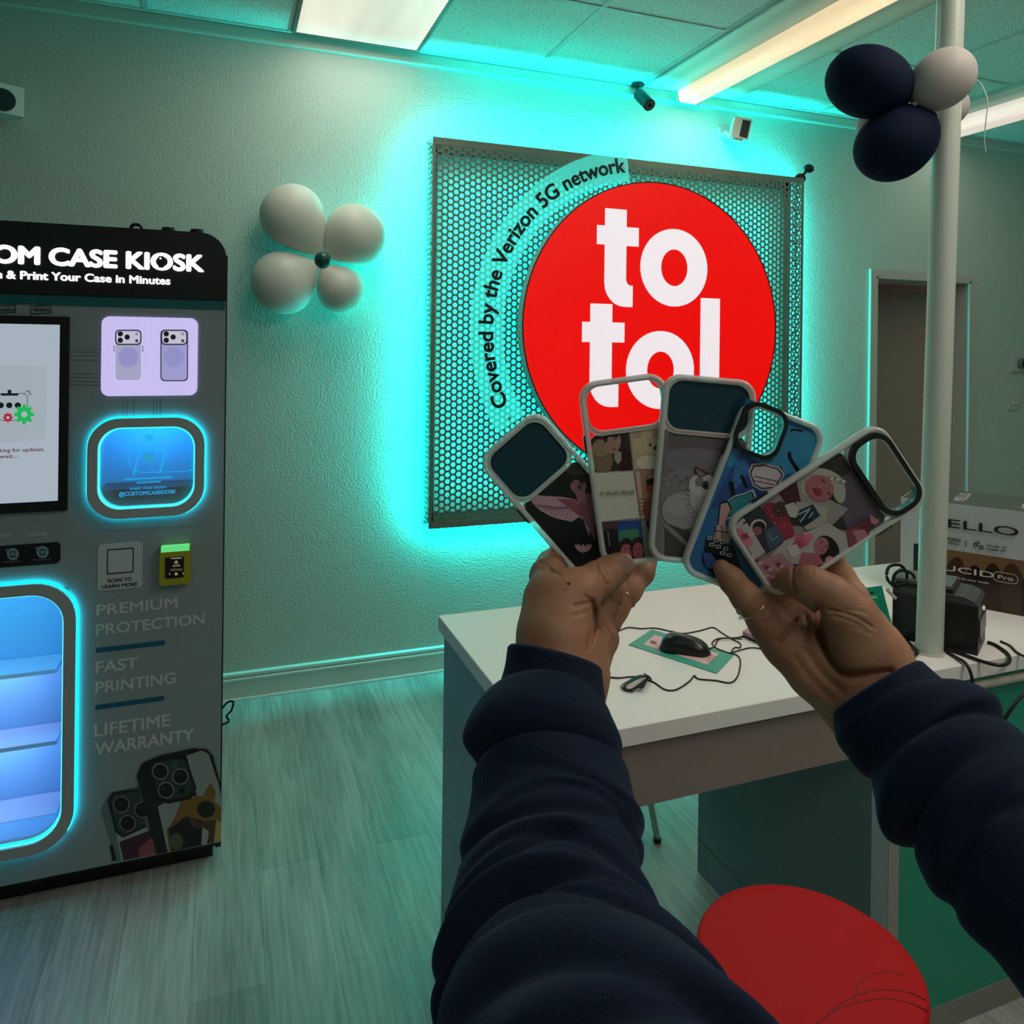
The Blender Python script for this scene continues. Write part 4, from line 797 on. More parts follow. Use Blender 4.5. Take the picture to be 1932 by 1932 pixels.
for dx, dz, r_ in ((-.026, 0, .006), (-.012, -.005, .006), (-.019, .008, .0035)):
    O = ell(sw+dx, z9+dz, r_, n=16); I = ell(sw+dx, z9+dz, r_*.5, n=16); tx.ring(O, I, .0006, 0, g=lambda p_, y: bp(p_[0], p_[1], y+.003))
tx.build('carton_lettering', M_black, ctn)
tx = MB(); sL, zL = sray(1779, 1074); sL2, _ = sray(1876, 1092); add_text(tx, 'UCID', sL, sL2, zL-.001, .0165, gb, .01, .0006)
sp, _ = sray(1883, 1092); sp2, _ = sray(1912, 1096); add_text(tx, 'Pro', sp, sp2, zL, .0115, gb, .01, .0006)
O = rrect(sp-.012, zL-.008, sp2+.012, zL+.020, .0135, 5); I = rrect(sp-.0105, zL-.0065, sp2+.0105, zL+.0185, .012, 5); tx.ring(O, I, .0006, 0, g=lambda p_, y: bp(p_[0], p_[1], y+.003))
sy, _ = sray(1783, 1085); sy2, _ = sray(1866, 1100); add_text(tx, 'lights synced to your music', sy-.02, sy2, zL-.020, .006, gb, .005, .0006)
tx.build('carton_white_lettering', mat('silver_ink', (.5, .5, .48), .3), ctn)
tx = MB(); o_ = np.array([bc[0], bc[1], bz1+.0012])
def gtop(sx0, wx0_, ang_=0): return lambda x, z, h: tuple(o_+ub*(sx0-z)+un*(wx0_+x)+np.array([0, 0, h]))
add_text(tx, 'MELLO', 0, .16, 0, .03, gtop(.33, .05), .01, .0005); add_text(tx, 'MELLO', 0, .16, 0, .03, gtop(.16, .05), .01, .0005)
tx.build('carton_top_lettering', mat('silver_ink', (.5, .5, .48), .3), ctn)

# ================================================================== phone cases held in the hands
M_tpu = mat('frosted_bumper', (.80, .82, .78), .22, alpha=.72, spec=.7); M_tpu_in = mat('clear_back', (.6, .62, .6), .15, alpha=.25)
M_ringb = mat('camera_ring_black', (.010, .010, .011), .25); M_film = mat('tinted_lens_film', (.010, .050, .080), .15)
def phone_case(label, top, d, Wd, L, t, window, art, bg, ringcol=None, film=None, buttons=(), win_r=22, extra=None):
    """top: pixel of the middle of the top edge; d: unit direction top -> bottom in the photo; sizes in photo px at depth t"""
    d = np.array(d, float); d /= np.linalg.norm(d); q = np.array([-d[1], d[0]])*-1; q = np.array([d[1], -d[0]])      # q points to the case's right
    top = np.array(top, float); s = t/F; base = at(*(top+d*L), t)
    T = thing('phone_case', label, 'phone case', tuple(base), 'printed phone cases fanned out in the hands')
    def g(p_, h): xy = top+q*p_[0]+d*p_[1]; return tuple(at(xy[0], xy[1], t)-fw*h)
    gg = lambda p_, y: g(p_, y)
    th = .0105; b = MB(); O = rrect(-Wd/2, 0, Wd/2, L, 34, 8)
    def inset(k, r_): return rrect(-Wd/2+k, k, Wd/2-k, L-k, r_, 8)
    rings = [(inset(2, 32), 0), (O, .003), (O, th-.003), (inset(2.0, 32), th-.0006), (inset(5, 29), th), (inset(9, 26), th-.0008), (inset(11, 25), th-.003), (inset(11, 25), .0)]
    n_ = len(O); V = [g(p_, h-.005) for P, h in rings for p_ in P]; Fs = []
    for k in range(len(rings)):
        k2 = (k+1) % len(rings)
        for i in range(n_): j = (i+1) % n_; Fs.append((k*n_+i, k*n_+j, k2*n_+j, k2*n_+i))
    b.raw(V, Fs, True); orient(b.build('bumper_frame', M_tpu, T))
    wx, wy, ww, wh = window; WI = rrect(wx-ww/2, wy-wh/2, wx+ww/2, wy+wh/2, win_r, 8)
    BK = MB(); full = wx == 0
    if full:       # camera window spans the width: frosted band round it, print below
        band = rrect(-Wd/2+9, 8, Wd/2-9, wy+wh/2+9, (24, 24, 24, 24), 8); BK.ring(band, WI, -.001, .0028, g=gg); orient(BK.build('camera_surround', M_tpu, T))
        PR = rrect(-Wd/2+10, wy+wh/2+7, Wd/2-10, L-10, (27, 27, 14, 14), 8)
    else:
        PR = rrect(-Wd/2+10, 10, Wd/2-10, L-10, 27, 8)
    bk = MB()
    if full: bk.loft([[g(p_, -.0008) for p_ in PR], [g(p_, .0008) for p_ in PR]]); hole = None
    else:
        # plate with the small window cut out: three rectangles and a ring
        x0, x1, y0, y1 = wx-ww/2-6, wx+ww/2+6, wy-wh/2-6, wy+wh/2+6; sq = rrect(x0, y0, x1, y1, .5, 8); bk.ring(sq, WI, -.0008, .0008, g=gg)
        A_, B_ = -Wd/2+10, Wd/2-10
        regs = []
        def pl_(P): regs.append(P); bk.loft([[g(p_, -.0008) for p_ in P], [g(p_, .0008) for p_ in P]])
        pl_(clip([(x1, 5), (B_, 5), (B_, y1), (x1, y1)], PR)); pl_(clip([(A_, y1), (B_, y1), (B_, L), (A_, L)], PR))
        if y0 > 10: pl_(clip([(x0, 5), (x1, 5), (x1, y0), (x0, y0)], PR))
        if x0 > A_: pl_(clip([(A_, 5), (x0, 5), (x0, y1), (A_, y1)], PR))
    orient(bk.build('back_panel', cmat(bg, .3, 0, 1.9), T))
    if film: orient(MB().loft([[g(p_, -.0008) for p_ in WI], [g(p_, .0008) for p_ in WI]]).build('lens_film', film, T))
    if ringcol:
        WO = rrect(wx-ww/2-ringcol, wy-wh/2-ringcol, wx+ww/2+ringcol, wy+wh/2+ringcol, win_r+ringcol*.8, 8); orient(MB().ring(WO, WI, -.001, .0075, g=gg).build('camera_ring', M_ringb, T))
    else:
        WO = rrect(wx-ww/2-3, wy-wh/2-3, wx+ww/2+3, wy+wh/2+3, win_r+2, 8); orient(MB().ring(WO, WI, -.001, .0042, g=gg).build('camera_rim', M_tpu, T))
    for side, y0, y1 in buttons:
        x = side*Wd/2; orient(MB().loft([[g(p_, -.002) for p_ in rrect(x-2.5, y0, x+2.5, y1, 1.5, 3)], [g(p_, .003) for p_ in rrect(x-2.5, y0, x+2.5, y1, 1.5, 3)]]).build('side_button', M_black, T))
    # picture: photo pixels -> local
    loc = lambda x, y: (float((np.array([x, y])-top)@q), float((np.array([x, y])-top)@d))
    clp = [[tuple(top+q*p_[0]+d*p_[1]) for p_ in rg] for rg in ([PR] if full else regs)]
    ar = Art(lambda x, y, h: tuple(at(x, y, t)-fw*(.0009+h)), clp, .00004, .32, gain=1.9)
    art(ar)
    ar.build('printed_picture', T)
    if extra: extra(T, g, t)
    return T
def art1(a):
    a.p(ell(1078, 860, 45, 30, 40), '#2c2a27'); a.p(ell(1030, 900, 22, 22), '#22211f'); a.p(ell(1080, 1010, 50, 40), '#10181a')
    a.p([(1003, 931), (1022, 935), (1060, 937), (1082, 941), (1096, 950), (1110, 960), (1112, 1012), (1100, 980), (1092, 975), (1078, 984), (1066, 981), (1050, 978), (1036, 972), (1020, 963), (1010, 955), (1001, 943)], '#a07c88')
    a.p([(1050, 940), (1082, 942), (1100, 958), (1096, 976), (1078, 962)], '#7c3f4c')
    for k in range(9): a.line([(1082-2*k, 950+k), (1074-9*k, 984-4.2*k)], 1.0, '#6d4f5b')
    a.p([(1092, 950), (1104, 930), (1116, 930), (1122, 960), (1122, 1020), (1112, 1000), (1098, 976)], '#6c4454'); a.p(ell(1091, 917, 15, 13), '#80525f'); a.p([(1090, 904), (1102, 902), (1099, 914)], '#15171a'); a.p(ell(1093, 918, 4, 5), '#3a2731'); a.p([(1082, 922), (1104, 926), (1106, 950), (1090, 946)], '#80525f')
    for dx, rot in ((-6, -40), (0, 0), (6, 40), (-10, -65), (10, 65)): a.p(ell(1100+dx, 1034-abs(dx)*.1, 3.4, 8.5, rot*.6), '#96707a')
def art2(a):
    a.p([(1112, 814), (1186, 811), (1194, 886), (1120, 891)], '#2e241d'); a.p(ell(1135, 862, 20, 34, -10), '#6b5844'); a.p(ell(1133, 845, 16, 16), '#7c6850')
    a.p([(1160, 816), (1176, 814), (1182, 850), (1176, 880), (1160, 870)], '#2a1a18'); a.p(ell(1156, 835, 15, 21, 10), '#8d6a62'); a.p([(1140, 815), (1168, 812), (1166, 824), (1148, 824), (1140, 838)], '#1f1612'); a.line([(1158, 828), (1164, 824)], 2, '#2a1512'); a.line([(1140, 833), (1147, 831)], 2, '#2a1512'); a.line([(1155, 848), (1162, 846)], 2.4, '#6a2a2c')
    a.p([(1172, 846), (1190, 850), (1194, 886), (1170, 888)], '#2e1216'); a.p([(1160, 850), (1172, 852), (1172, 868), (1166, 876), (1158, 866)], '#8b7a66')
    a.p([(1188, 811), (1250, 808), (1252, 884), (1196, 886)], '#9d8a7c'); a.p(ell(1222, 836, 26, 22), '#a89276'); a.p(ell(1202, 818, 9, 9), '#9a7a6a'); a.p(ell(1240, 818, 9, 9), '#9a7a6a'); a.p(ell(1237, 845, 5, 4), '#43302a'); a.p(ell(1226, 839, 2.5), '#2d211c'); a.p(ell(1222, 872, 22, 13), '#b5a89c')
    a.p([(1121, 892), (1194, 889), (1207, 976), (1133, 984)], '#a9a49b'); a.p([(1196, 888), (1246, 885), (1240, 980), (1208, 978)], '#8a655a'); a.p([(1198, 890), (1206, 889), (1216, 976), (1210, 978)], '#a8877a'); a.p(ell(1231, 918, 13, 17), '#7a3d2c'); a.p([(1218, 904), (1244, 900), (1240, 910), (1220, 916)], '#1c1310'); a.p(ell(1228, 960, 16, 24), '#6f4238')
    for k in range(5): a.line([(1204, 942+7*k), (1216, 940+7*k)], 1.4, '#5c3430')
    a.p([(1133, 985), (1207, 980), (1216, 1056), (1148, 1060)], '#17181c'); a.p([(1133, 986), (1166, 983), (1168, 996), (1136, 998)], '#4a2c34'); a.p([(1164, 984), (1208, 980), (1212, 1020), (1166, 1022)], '#1e3a78'); a.p([(1166, 1000), (1204, 996), (1206, 1020), (1168, 1022)], '#3a6a52'); a.line([(1146, 1000), (1150, 1030)], 2, '#6a6a70')
    a.p(ell(1181, 1034, 15, 20), '#22131a'); a.p(ell(1181, 1040, 11, 15), '#8d4c50'); a.p(ell(1203, 1032, 15, 20), '#22131a'); a.p(ell(1203, 1038, 10, 16), '#8a4048'); a.p([(1168, 1052), (1216, 1050), (1216, 1064), (1168, 1064)], '#33141c')
    for x in (1177, 1185, 1199, 1207): a.line([(x-2, 1034), (x+2, 1034)], 1.3, '#2a1013')
    a.line([(1177, 1046), (1185, 1046)], 2, '#5c1a22'); a.line([(1200, 1046), (1206, 1045)], 2, '#5c1a22')
    a.p([(1208, 980), (1240, 978), (1240, 1056), (1217, 1056)], '#5f6a66'); a.p([(1216, 982), (1240, 979), (1240, 1012), (1226, 1010)], '#3a1820')
def art3(a):
    r3 = random.Random(11)
    a.p([(1262, 800), (1412, 812), (1400, 860), (1258, 850)], '#554c51'); a.p([(1250, 846), (1420, 852), (1420, 905), (1250, 890)], '#5d555a')
    a.p(ell(1320, 872, 66, 26, 6), '#665e64'); a.p([(1246, 920), (1420, 900), (1420, 1080), (1246, 1080)], '#666064'); a.p(ell(1285, 905, 34, 20, -8), '#6d656a')
    for k in range(16): x = 1262+r3.random()*44; y = 896+r3.random()*22; a.line([(x, y), (x+5, y-7+r3.random()*10)], 1.0, '#4b3d44')
    a.p(ell(1288, 962, 40, 36), '#7c777b'); a.p(ell(1280, 952, 26, 20), '#858084'); a.p([(1254, 985), (1300, 1002), (1312, 1070), (1254, 1058)], '#3a3637'); a.p([(1249, 990), (1254, 984), (1312, 1036), (1308, 1043)], '#6a6668')
    for k in range(26):
        t_ = 2*math.pi*k/26; a.p(ell(1330+30*math.cos(t_), 938+34*math.sin(t_), 8, 4, math.degrees(t_)), '#8a8485')
    a.p(ell(1330, 938, 31, 36, -12), '#8f898a'); a.p(ell(1324, 914, 26, 22), '#9c9696'); a.p([(1309, 878), (1311, 892), (1318, 901), (1338, 893)], '#2b2325'); a.p([(1312, 883), (1314, 893), (1320, 898), (1330, 893)], '#7a5d62')
    a.p([(1342, 893), (1356, 880), (1358, 902)], '#3a3032'); a.p([(1346, 893), (1354, 885), (1355, 899)], '#7a6064')
    a.p(ell(1318, 908, 8, 9, 20), '#6a6062'); a.p(ell(1330, 914, 8, 8), '#3b3032'); a.p(ell(1349, 909, 7, 8), '#54484a'); a.p([(1336, 900), (1343, 900), (1346, 918), (1340, 926), (1334, 918)], '#a7a1a1')
    a.p(ell(1330, 915, 3), '#101218'); a.p(ell(1349, 910, 2.8), '#101218'); a.p([(1336, 922), (1344, 922), (1340, 928)], '#6a3f45'); a.line([(1340, 928), (1340, 932), (1334, 936)], 1, '#463639'); a.line([(1340, 932), (1346, 935)], 1, '#463639')
    for k in range(4): a.line([(1330, 928+2*k), (1312, 926+4*k)], .6, '#b5b0b0')
    for k in range(14): x = 1308+r3.random()*44; y = 945+r3.random()*36; a.line([(x, y), (x+r3.random()*4-2, y+8)], 1.1, ['#807a7c', '#a09a9b'][k % 2])
def art4(a):
    a.p([(1395, 770), (1570, 830), (1540, 900), (1370, 880)], '#2b6f92'); a.p([(1400, 850), (1470, 900), (1440, 940), (1340, 960), (1370, 900)], '#243a70'); a.p([(1390, 860), (1420, 870), (1400, 910), (1376, 930)], '#2f5d8a'); a.p([(1410, 866), (1440, 872), (1428, 900), (1414, 896)], '#35306b')
    a.line([(1490, 812), (1498, 810), (1508, 812), (1514, 813)], 4, '#05070b'); a.line([(1488, 852), (1490, 866), (1500, 880), (1506, 890)], 7, '#05070b'); a.line([(1472, 880), (1474, 890), (1470, 905)], 4, '#05070b')
    a.line([(1378, 908), (1384, 940)], 9, '#05070b'); a.line([(1398, 896), (1408, 920)], 6, '#05070b')
    P = [(1414, 892), (1420, 878), (1440, 876), (1468, 884), (1476, 896), (1462, 920), (1436, 922), (1422, 914)]; a.p([(x+(x-1444)*.12, y+(y-900)*.16) for x, y in P], '#8f8c96'); a.p(P, '#06080b'); a.p([(x-(x-1444)*.08, y-(y-900)*.10) for x, y in P], '#a3969c'); a.line([(1422, 898), (1440, 902), (1466, 908)], 1.6, '#06080b'); a.line([(1420, 906), (1440, 910), (1460, 914)], 1.4, '#06080b')
    for x in (1434, 1448): a.line([(x, 903), (x, 909)], 1, '#06080b')
    P = [(1362, 985), (1370, 945), (1385, 934), (1402, 930), (1420, 922), (1426, 936), (1412, 952), (1396, 966)]; a.p(P, '#9aa0a4'); a.p([(x-(x-1396)*.1, y-(y-950)*.14) for x, y in P], '#06080b'); a.p([(x-(x-1396)*.16, y-(y-950)*.22) for x, y in P], '#2d7076')
    P = [(1352, 1000), (1358, 948), (1372, 944), (1380, 958), (1366, 990), (1370, 1010)]; a.p(P, '#06080b'); a.p([(x-(x-1364)*.16, y-(y-975)*.1) for x, y in P], '#a07a78')
    a.p([(1342, 1030), (1350, 990), (1368, 988), (1380, 1010), (1370, 1030)], '#9a7c7a'); a.line([(1346, 1000), (1372, 1004)], 1.6, '#06080b'); a.line([(1350, 992), (1348, 1016)], 1.5, '#06080b'); a.line([(1360, 990), (1362, 1016)], 1.5, '#06080b')
    a.p([(1324, 1060), (1332, 1010), (1384, 1030), (1400, 1080), (1360, 1100)], '#07090d')
    for x, y in ((1338, 1014), (1350, 1018), (1362, 1022), (1342, 1026), (1354, 1030), (1368, 1034), (1374, 1046), (1362, 1042)): a.p(rrect(x-5, y-3.4, x+5, y+3.4, 2.5, 3), '#8f8f92'); a.p(rrect(x-3, y-1.6, x+3, y+1.6, 1.2, 3), '#11131a')
    a.p([(1324, 1040), (1340, 1042), (1350, 1056), (1350, 1074), (1330, 1068)], '#2e3f74')
def art5(a):
    def face(cx, cy, r_, rot, skin, hair, hat=None):
        a.p(ell(cx+2, cy-3, r_*1.2, r_*1.3, rot), hair); a.p(ell(cx, cy, r_*.9, r_*1.1, rot), skin)
    a.p([(1510, 890), (1580, 845), (1640, 940), (1600, 1000), (1480, 990)], '#2b2426'); a.p([(1570, 910), (1640, 870), (1690, 960), (1690, 1000), (1600, 1010)], '#4b404c')
    a.p([(1465, 925), (1500, 900), (1530, 960), (1500, 975)], '#3d1420'); a.p([(1500, 900), (1520, 890), (1560, 940), (1600, 960), (1560, 1000), (1520, 990)], '#7e7672')
    a.p(ell(1556, 905, 38, 20, 18), '#96908a'); a.p(ell(1527, 915, 16, 22, 10), '#8a8580'); a.p(ell(1582, 925, 12, 24, -10), '#8f8984')
    for k in range(14): a.p(ell(1520+k*5.4, 898+((k*7) % 5)+(k-6)**2*.18, 3.6, 3), '#a8a29a' if k % 2 else '#77716c')
    a.p(ell(1545, 920, 27, 24, 30), '#8c5257'); a.p(ell(1541, 926, 10, 6, 30), '#7a2f3b'); a.line([(1548, 904), (1555, 910)], 2.2, '#3c1c20'); a.line([(1560, 928), (1566, 934)], 2.2, '#3c1c20'); a.p(ell(1545, 917, 5, 4), '#96585c'); a.line([(1533, 922), (1538, 932), (1546, 934)], 2.4, '#54222a')
    a.p([(1500, 945), (1530, 950), (1560, 955), (1556, 990), (1520, 1000), (1505, 980)], '#8d8482'); a.p([(1498, 965), (1532, 950), (1546, 972), (1514, 994)], '#1f2b38'); a.line([(1504, 970), (1528, 958)], 2, '#9aa2a8'); a.line([(1508, 984), (1524, 962)], 2, '#9aa2a8'); a.line([(1516, 988), (1532, 966)], 2, '#9aa2a8'); a.p([(1510, 984), (1528, 974), (1532, 982), (1518, 990)], '#101820')
    a.p(ell(1462, 978, 24, 34, -35), '#6d1f2e'); a.p(ell(1478, 1002, 18, 22), '#7c2434'); a.p(ell(1472, 960, 15, 15), '#3c2424'); 
    for k in range(7): a.p(ell(1448+6*k, 960+((k*13) % 36), 1.4), '#b0707c')
    a.p([(1478, 952), (1496, 946), (1506, 960), (1500, 976), (1488, 974)], '#99918a'); a.p([(1400, 975), (1432, 952), (1470, 1010), (1476, 1020), (1446, 1042)], '#2c2935'); a.p([(1440, 1000), (1464, 990), (1478, 1018), (1450, 1036)], '#39465a'); a.line([(1448, 1008), (1456, 1018), (1466, 1010)], 1.6, '#76808c')
    a.p(ell(1429, 992, 15, 14, -20), '#a09893'); a.p(ell(1430, 994, 12.5, 12, -20), '#1f1614'); a.p(ell(1427, 1000, 9, 8), '#7c444a'); a.p([(1376, 1000), (1400, 975), (1418, 1000), (1442, 1040), (1420, 1056)], '#948b8a')
    for x, y, r_, c_ in ((1392, 1004, 9, '#9a5a6c'), (1404, 1012, 8, '#7a2e44'), (1396, 1020, 8, '#8e4f60'), (1410, 1022, 8, '#a8636f'), (1386, 1010, 5, '#4d1e2c'), (1414, 1006, 5, '#b88a90')): a.p(ell(x, y, r_), c_)
    a.line([(1406, 1028), (1416, 1046)], 1.2, '#5a2a38'); a.line([(1396, 976), (1414, 966)], 3.5, '#151318'); a.line([(1400, 986), (1412, 980)], 3, '#151318')
    a.p([(1478, 1018), (1560, 985), (1600, 1010), (1640, 1030), (1560, 1080), (1520, 1090), (1440, 1060)], '#8e8a88'); a.p(ell(1557, 1035, 22, 28, -30), '#120d0f'); a.p(ell(1546, 1028, 14, 17, 20), '#8d5661'); a.line([(1543, 1024), (1549, 1020)], 1.6, '#2a1218'); a.line([(1554, 1030), (1559, 1026)], 1.6, '#2a1218'); a.line([(1544, 1036), (1550, 1036)], 2, '#5d1f2c')
    a.p([(1510, 1040), (1540, 1042), (1552, 1062), (1530, 1074), (1504, 1060)], '#8b5059'); a.p([(1494, 1062), (1540, 1064), (1560, 1060), (1560, 1085), (1504, 1090)], '#171215'); a.p(ell(1510, 1018, 14, 12), '#9c4663'); a.p(ell(1522, 1012, 9, 8), '#b05a78'); a.p(ell(1502, 1026, 9, 8), '#84394f'); a.p([(1480, 1030), (1500, 1024), (1510, 1042), (1490, 1050)], '#a39a98'); a.p(ell(1562, 1056, 9, 9, 20), '#a6727a')
    a.p([(1420, 1060), (1470, 1040), (1510, 1080), (1500, 1110), (1450, 1110)], '#8b6a70'); 
    for k in range(22): a.p(ell(1426+((k*17) % 62), 1056+((k*29) % 56), 5, 4), ['#6a3444', '#a77b84', '#8d5564'][k % 3])
    a.p([(1594, 1000), (1620, 985), (1640, 1010), (1616, 1036), (1600, 1040)], '#70313c'); a.p(ell(1628, 990, 12, 13), '#52212a'); a.p([(1604, 1000), (1626, 996), (1636, 1012), (1616, 1026)], '#94606c'); a.p([(1636, 968), (1646, 976), (1654, 978), (1648, 988), (1638, 984)], '#9c6670')
    a.line([(1582, 1052), (1588, 1052)], 2.4, '#15120f'); a.line([(1584, 1056), (1588, 1056)], 2.4, '#15120f')
def script_text(T, g, t):
    mb_ = MB(); P0 = (1131, 933); ux_ = np.array([.99, -.05]); uy_ = np.array([.1, .99])
    gx = lambda x, z, h: tuple(at(P0[0]+ux_[0]*x-uy_[0]*z, P0[1]+ux_[1]*x-uy_[1]*z, t)-fw*(.0038+h)); add_text(mb_, "In God's Hands", 0, 66, 0, 7.5, gx, 0, .0002, shear=.4); mb_.build('script_writing', cmat('#4a4744', .5), T)
d1, d2, d3, d4, d5 = (.658, .753), (.133, .991), (-.09, .996), (-.36, .933), (-.835, .550)
phone_case('phone case with dark print of a pink bird, leftmost of the fan', (955, 818), d1, 155, 326, .700, (0, 64, 128, 104), art1, '#161a19', film=M_film, buttons=((1, 152, 186), (-1, 120, 155)), win_r=26)
phone_case('phone case with photo collage and script words, second from left', (1171, 712), d2, 166, 352, .688, (0, 53, 142, 84), art2, '#8f867c', buttons=((-1, 100, 134), (1, 98, 132)), win_r=28, extra=script_text)
phone_case('phone case with grey print of a white cat, middle of the fan', (1340, 711), d3, 176, 354, .676, (0, 57, 152, 92), art3, '#625a5d', film=M_film, buttons=(), win_r=26)
phone_case('phone case with blue cartoon print and small square camera hole', (1483, 779), d4, 168, 350, .664, (-37, 49, 74, 84), art4, '#23527e', ringcol=8, buttons=((-1, 82, 116),), win_r=24)
phone_case('phone case with pink family collage and wide black camera ring, rightmost', (1705, 866), d5, 178, 352, .652, (0, 49, 140, 68), art5, '#7a6e70', ringcol=9, buttons=((1, 88, 126), (-1, 250, 285)), win_r=26)

# ================================================================== person: hands and forearms
def seg_d(P, a, b, ra, rb):
    ab = b-a; l2 = ab@ab; h = np.clip(((P-a)@ab)/l2, 0, 1); return np.linalg.norm(P-a-h[..., None]*ab, axis=-1)-(ra+(rb-ra)*h)
def smin(a, b, k): h = np.clip(.5+.5*(b-a)/k, 0, 1); return b*(1-h)+a*h-k*h*(1-h)
def surface_net(D, lo, h):
    """naive surface nets on the sampled field D"""
    nx_, ny_, nz_ = D.shape; ins = D < 0
    c = np.zeros((nx_-1, ny_-1, nz_-1), int)
    for i in (0, 1):
        for j in (0, 1):
            for k in (0, 1): c += ins[i:nx_-1+i, j:ny_-1+j, k:nz_-1+k]
    act = (c > 0) & (c < 8); idx = -np.ones(act.shape, int); ai = np.argwhere(act); idx[act] = np.arange(len(ai))
    acc = np.zeros((len(ai), 3)); cnt = np.zeros(len(ai)); cor = [(i, j, k) for i in (0, 1) for j in (0, 1) for k in (0, 1)]
    for a in cor:
        for ax in range(3):
            if a[ax] == 1: continue
            b = list(a); b[ax] = 1
            va = D[ai[:, 0]+a[0], ai[:, 1]+a[1], ai[:, 2]+a[2]]; vb = D[ai[:, 0]+b[0], ai[:, 1]+b[1], ai[:, 2]+b[2]]
            m = (va < 0) != (vb < 0); t = np.where(m, va/(va-vb+1e-12), 0); p = np.array(a, float)[None].repeat(len(ai), 0); p[:, ax] += t
            acc[m] += p[m]; cnt[m] += 1
    V = (ai+acc/cnt[:, None])*h+lo; Fs = []
    for ax in range(3):
        o1, o2 = [(1, 2), (2, 0), (0, 1)][ax]; sl = [slice(1, -1)]*3; sl[ax] = slice(0, -1)
        A = ins; n1 = [slice(None)]*3; n2 = [slice(None)]*3; n1[ax] = slice(0, -1); n2[ax] = slice(1, None)
        ch_ = np.argwhere(A[tuple(n1)] != A[tuple(n2)])
        for q in ch_:
            if q[o1] == 0 or q[o2] == 0 or q[o1] >= act.shape[o1] or q[o2] >= act.shape[o2]: continue
            e1 = np.zeros(3, int); e1[o1] = 1; e2 = np.zeros(3, int); e2[o2] = 1
            f = [idx[tuple(q-e1-e2)], idx[tuple(q-e2)], idx[tuple(q)], idx[tuple(q-e1)]]
            if min(f) < 0: continue
            Fs.append(tuple(f) if A[tuple(q)] else tuple(f[::-1]))
    return V, Fs
def P3(c): return at(c[0], c[1], c[2]), c[3]*c[2]/F
def chain(P, pts, k):
    d = None
    for a, b in zip(pts[:-1], pts[1:]):
        (pa, ra), (pb_, rb_) = P3(a), P3(b); s = seg_d(P, pa, pb_, ra, rb_); d = s if d is None else smin(d, s, k)
    return d
def hand_mesh(palm, fingers, creases, kf, h=.00125):
    allp = [P3(c) for ch_ in palm+fingers for c in ch_]; X = np.array([p for p, r_ in allp]); R = max(r_ for p, r_ in allp)+.004
    lo = X.min(0)-R; hi = X.max(0)+R; n = np.ceil((hi-lo)/h).astype(int)+1
    ax = [lo[i]+h*np.arange(n[i]) for i in range(3)]; G = np.stack(np.meshgrid(*ax, indexing='ij'), -1).reshape(-1, 3)
    D = np.empty(len(G)); 
    for s in range(0, len(G), 400000):
        P = G[s:s+400000]; d = None
        for ch_ in palm: c = chain(P, ch_, .010); d = c if d is None else smin(d, c, .022)
        out = d
        for f, kk in zip(fingers, kf): out = np.minimum(out, smin(d, chain(P, f, .006), kk))
        near = np.abs(out) < .012
        if near.any():
            Q = P[near]-CAM; tz = Q@fw; qx = CX+F*(Q@rt)/tz; qy = CY-F*(Q@up)/tz; add = np.zeros(len(Q)); q2 = np.stack([qx, qy, np.zeros(len(Q))], -1)
            for pts, wd, dp, tmax in creases:
                pp = [np.array([x, y, 0.]) for x, y in pts]; pp = catmull(pp, 4) if len(pp) > 2 else pp
                dd_ = np.full(len(Q), 9999.); n_ = len(pp)-1
                for i_, (a, b) in enumerate(zip(pp[:-1], pp[1:])): dd_ = np.minimum(dd_, seg_d(q2, a, b, 0, 0)+(3/wd*.001 if i_ in (0, n_-1) else 0))
                add += np.where(tz < tmax, dp*np.exp(-(dd_*tz/F/wd)**2), 0)
            out[near] += add
        D[s:s+400000] = out
    return surface_net(D.reshape(n), lo, h)
# left hand
Lp_ = [[(1062, 1330, .575, 60), (1060, 1290, .580, 62), (1058, 1200, .600, 60), (1066, 1140, .612, 50)],
       [(1020, 1300, .585, 38), (1022, 1240, .595, 37), (1026, 1190, .603, 37), (1030, 1130, .62, 35), (1036, 1085, .645, 32)],
       [(1105, 1320, .59, 32), (1112, 1275, .60, 32), (1118, 1225, .612, 28)]]
Lf = [[(1066, 1150, .610, 42), (1096, 1113, .618, 36), (1126, 1094, .632, 32), (1146, 1082, .644, 29), (1167, 1070, .650, 27)],
      [(1034, 1092, .655, 31), (1040, 1066, .700, 26), (1070, 1034, .735, 23), (1110, 1000, .74, 21)],
      [(1112, 1150, .66, 26), (1128, 1180, .655, 28), (1138, 1205, .64, 27), (1126, 1250, .62, 26)],
      [(1150, 1180, .67, 21), (1160, 1150, .685, 23), (1186, 1112, .70, 24), (1212, 1080, .712, 21), (1222, 1060, .720, 18)],
      [(1112, 1200, .64, 25), (1135, 1150, .665, 24), (1160, 1115, .69, 22)]]
